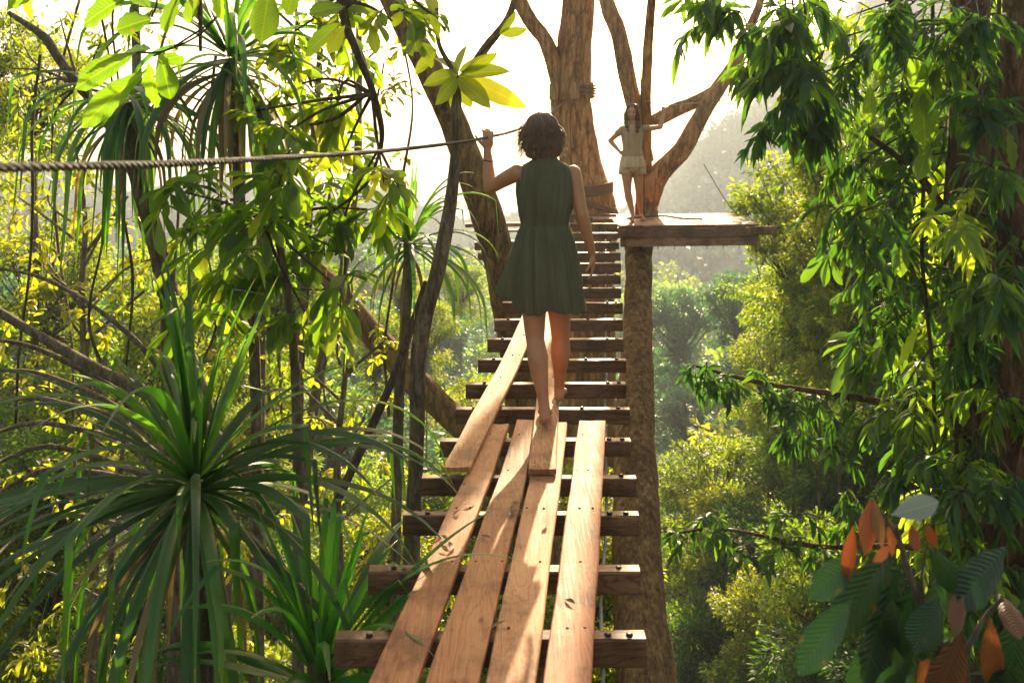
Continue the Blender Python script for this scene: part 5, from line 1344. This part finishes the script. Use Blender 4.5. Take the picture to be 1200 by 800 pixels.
# right side, explicit ones
tp('fineY0', 965, 225, 13, 95, 'yellow-green tree right of the platform, topmost crown', None)
tp('fineY1', 1020, 330, 12, 100, 'yellow-green tree behind the dark foreground leaves, mid height', None)
tp('fineM0', 930, 340, 17, 70, 'smaller green crown tucked below the yellow-green tree right of the platform', None)
tp('fineY2', 835, 560, 15, 70, 'pale yellow flowering-looking bush right of the lower platform trunk', None, name='bush', cat='bush')
tp('fineY0', 900, 720, 11, 62, 'bright yellow-green bush at the lower right beside the sapling', None, name='bush', cat='bush')
tp('blue0', 865, 350, 32, 46, 'blue-green tree standing out below the platform corner', None)
tp('blue1', 795, 370, 40, 45, 'blue-green rounded tree just right of the platform trunk', None)
MARKS = [(40, 60, 'in the upper left corner'), (110, 150, 'behind the upper left hanging leaves'), (40, 230, 'under the left end of the rope'), (40, 330, 'above the pale arching branches'), (60, 440, 'behind the pale arching branches'), (60, 560, 'at the left edge behind the drooping blades'), (60, 690, 'low at the left edge'), (60, 800, 'in the bottom left corner'),
         (170, 260, 'behind the bent pale trunk'), (180, 360, 'behind the upright blades of the large screw pine'), (170, 480, 'left of the large screw pine heart'), (190, 640, 'below the large screw pine heart'), (200, 790, 'at the bottom under the large screw pine'), (280, 250, 'under the rope, left of centre'), (290, 350, 'right of the upright blades'),
         (300, 450, 'right of the large screw pine top'), (320, 560, 'between the large screw pine and the bridge'), (340, 680, 'behind the bright young screw pine'), (350, 800, 'at the foot of the bright young screw pine'), (400, 410, 'left of the small screw pine rosette'), (420, 500, 'beneath the mossy log'), (440, 600, 'left of the nearest beam ends'), (450, 720, 'under the left beam ends'),
         (540, 440, 'left of the diagonal plank'), (560, 580, 'seen in the gaps under the planks'), (600, 730, 'directly under the near planks'), (640, 480, 'under the walking woman'), (690, 600, 'under the right beam ends'), (690, 780, 'under the nearest right beam end'),
         (960, 60, 'behind the dark leaves at upper right'), (1060, 240, 'behind the drooping leaves beside the vine tree'), (1100, 130, 'left of the vine tree top'), (1190, 60, 'in the upper right corner'), (1190, 240, 'at the right edge behind the trunks'), (810, 480, 'right of the platform trunk at mid height'), (880, 470, 'under the tip of the arching branch'), (950, 430, 'above the arching leafy branch'),
         (1040, 440, 'where the arching branch leaves the vine tree'), (1130, 400, 'behind the middle of the vine tree'), (930, 540, 'below the arching leafy branch'), (1010, 560, 'above the orange young leaves'), (1100, 560, 'right above the sapling'), (800, 560, 'beside the lower platform trunk'), (820, 660, 'right of the lowest platform trunk'), (880, 640, 'behind the lower leafy branch'),
         (960, 660, 'left of the sapling'), (1050, 680, 'behind the sapling'), (1150, 680, 'right of the sapling'), (830, 760, 'at the bottom right of the platform trunk'), (900, 800, 'at the bottom edge left of the sapling'), (980, 780, 'under the big dark leaves'), (1080, 800, 'at the bottom behind the orange leaves'), (1180, 790, 'in the bottom right corner'), (760, 800, 'at the foot of the platform trunk')]
SEEN = {}
def bush_label(kd, px, py, Y):
    w = nearest(px, py, MARKS); n = SEEN.get(w, 0); SEEN[w] = n + 1
    return ['', 'farther ', 'smaller ', 'half hidden '][min(n, 3)] + COLW[kd[:-1]] + ' leafy bush ' + w
GR = 'dense bushes on the right slope'
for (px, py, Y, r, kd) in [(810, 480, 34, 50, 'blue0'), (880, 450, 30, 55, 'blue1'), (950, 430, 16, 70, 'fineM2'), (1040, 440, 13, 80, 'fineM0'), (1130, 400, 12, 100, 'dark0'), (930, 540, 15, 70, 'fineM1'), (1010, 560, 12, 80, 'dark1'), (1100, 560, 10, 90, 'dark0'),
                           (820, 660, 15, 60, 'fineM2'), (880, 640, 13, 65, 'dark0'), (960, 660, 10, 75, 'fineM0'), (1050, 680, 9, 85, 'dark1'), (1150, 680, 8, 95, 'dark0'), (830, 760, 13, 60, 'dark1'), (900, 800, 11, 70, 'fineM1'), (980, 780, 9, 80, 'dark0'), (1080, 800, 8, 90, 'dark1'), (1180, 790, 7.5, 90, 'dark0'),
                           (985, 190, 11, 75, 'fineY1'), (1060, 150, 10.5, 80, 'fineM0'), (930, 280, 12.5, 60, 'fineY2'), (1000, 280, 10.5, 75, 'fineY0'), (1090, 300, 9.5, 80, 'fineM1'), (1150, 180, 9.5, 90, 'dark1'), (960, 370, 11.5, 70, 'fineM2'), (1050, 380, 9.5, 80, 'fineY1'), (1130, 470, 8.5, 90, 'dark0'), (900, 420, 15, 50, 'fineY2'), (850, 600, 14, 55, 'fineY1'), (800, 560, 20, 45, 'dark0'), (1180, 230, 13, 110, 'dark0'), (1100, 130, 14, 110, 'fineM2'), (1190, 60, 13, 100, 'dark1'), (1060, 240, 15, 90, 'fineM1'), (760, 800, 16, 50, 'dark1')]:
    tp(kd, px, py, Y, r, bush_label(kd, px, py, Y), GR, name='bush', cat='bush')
# left side
GL = 'backlit bushes and trees behind the left screw pines'
LL = []
for row, (py, Y0, Y1, r) in enumerate([(60, 10, 14, 85), (150, 10, 15, 80), (250, 10, 16, 75), (330, 10, 18, 75), (410, 10, 18, 70), (490, 10, 17, 70), (570, 9, 16, 75), (650, 8.5, 14, 80), (740, 8, 12, 85), (820, 7.5, 11, 90)]):
    for px in range(-40, 700 if row > 3 else 420, 118 if row > 2 else 150):
        if py < 300 and px > 60: continue
        if row in (3, 4, 5) and random.random() < .3: continue
        if py < 300 and px > 300: continue
        x = px + random.uniform(-25, 25); y = py + random.uniform(-22, 22); Y = random.uniform(Y0, Y1)
        kd = random.choice(['fineY0', 'fineY1', 'fineY2', 'fineM0', 'fineM1', 'fineY1'] if row < 6 else ['fineM0', 'fineM1', 'fineY0', 'fineY2', 'dark1', 'fineY1'])
        if px > 420 and py < 420: continue
        tp(kd, x, y, Y, r * random.uniform(.75, 1.1), bush_label(kd, x, y, Y), GL, name='bush', cat='bush')
for (px, py, Y, r) in [(440, 400, 20, 45), (500, 380, 24, 40), (380, 350, 22, 50), (540, 330, 30, 30), (470, 330, 26, 30)]:
    tp('fineY1', px, py, Y, r, bush_label('fineY1', px, py, Y), GL, name='bush', cat='bush')
tp('fineY0', 40, 90, 13, 75, 'yellow-green tree top in the upper left corner behind the crooked branch', None)
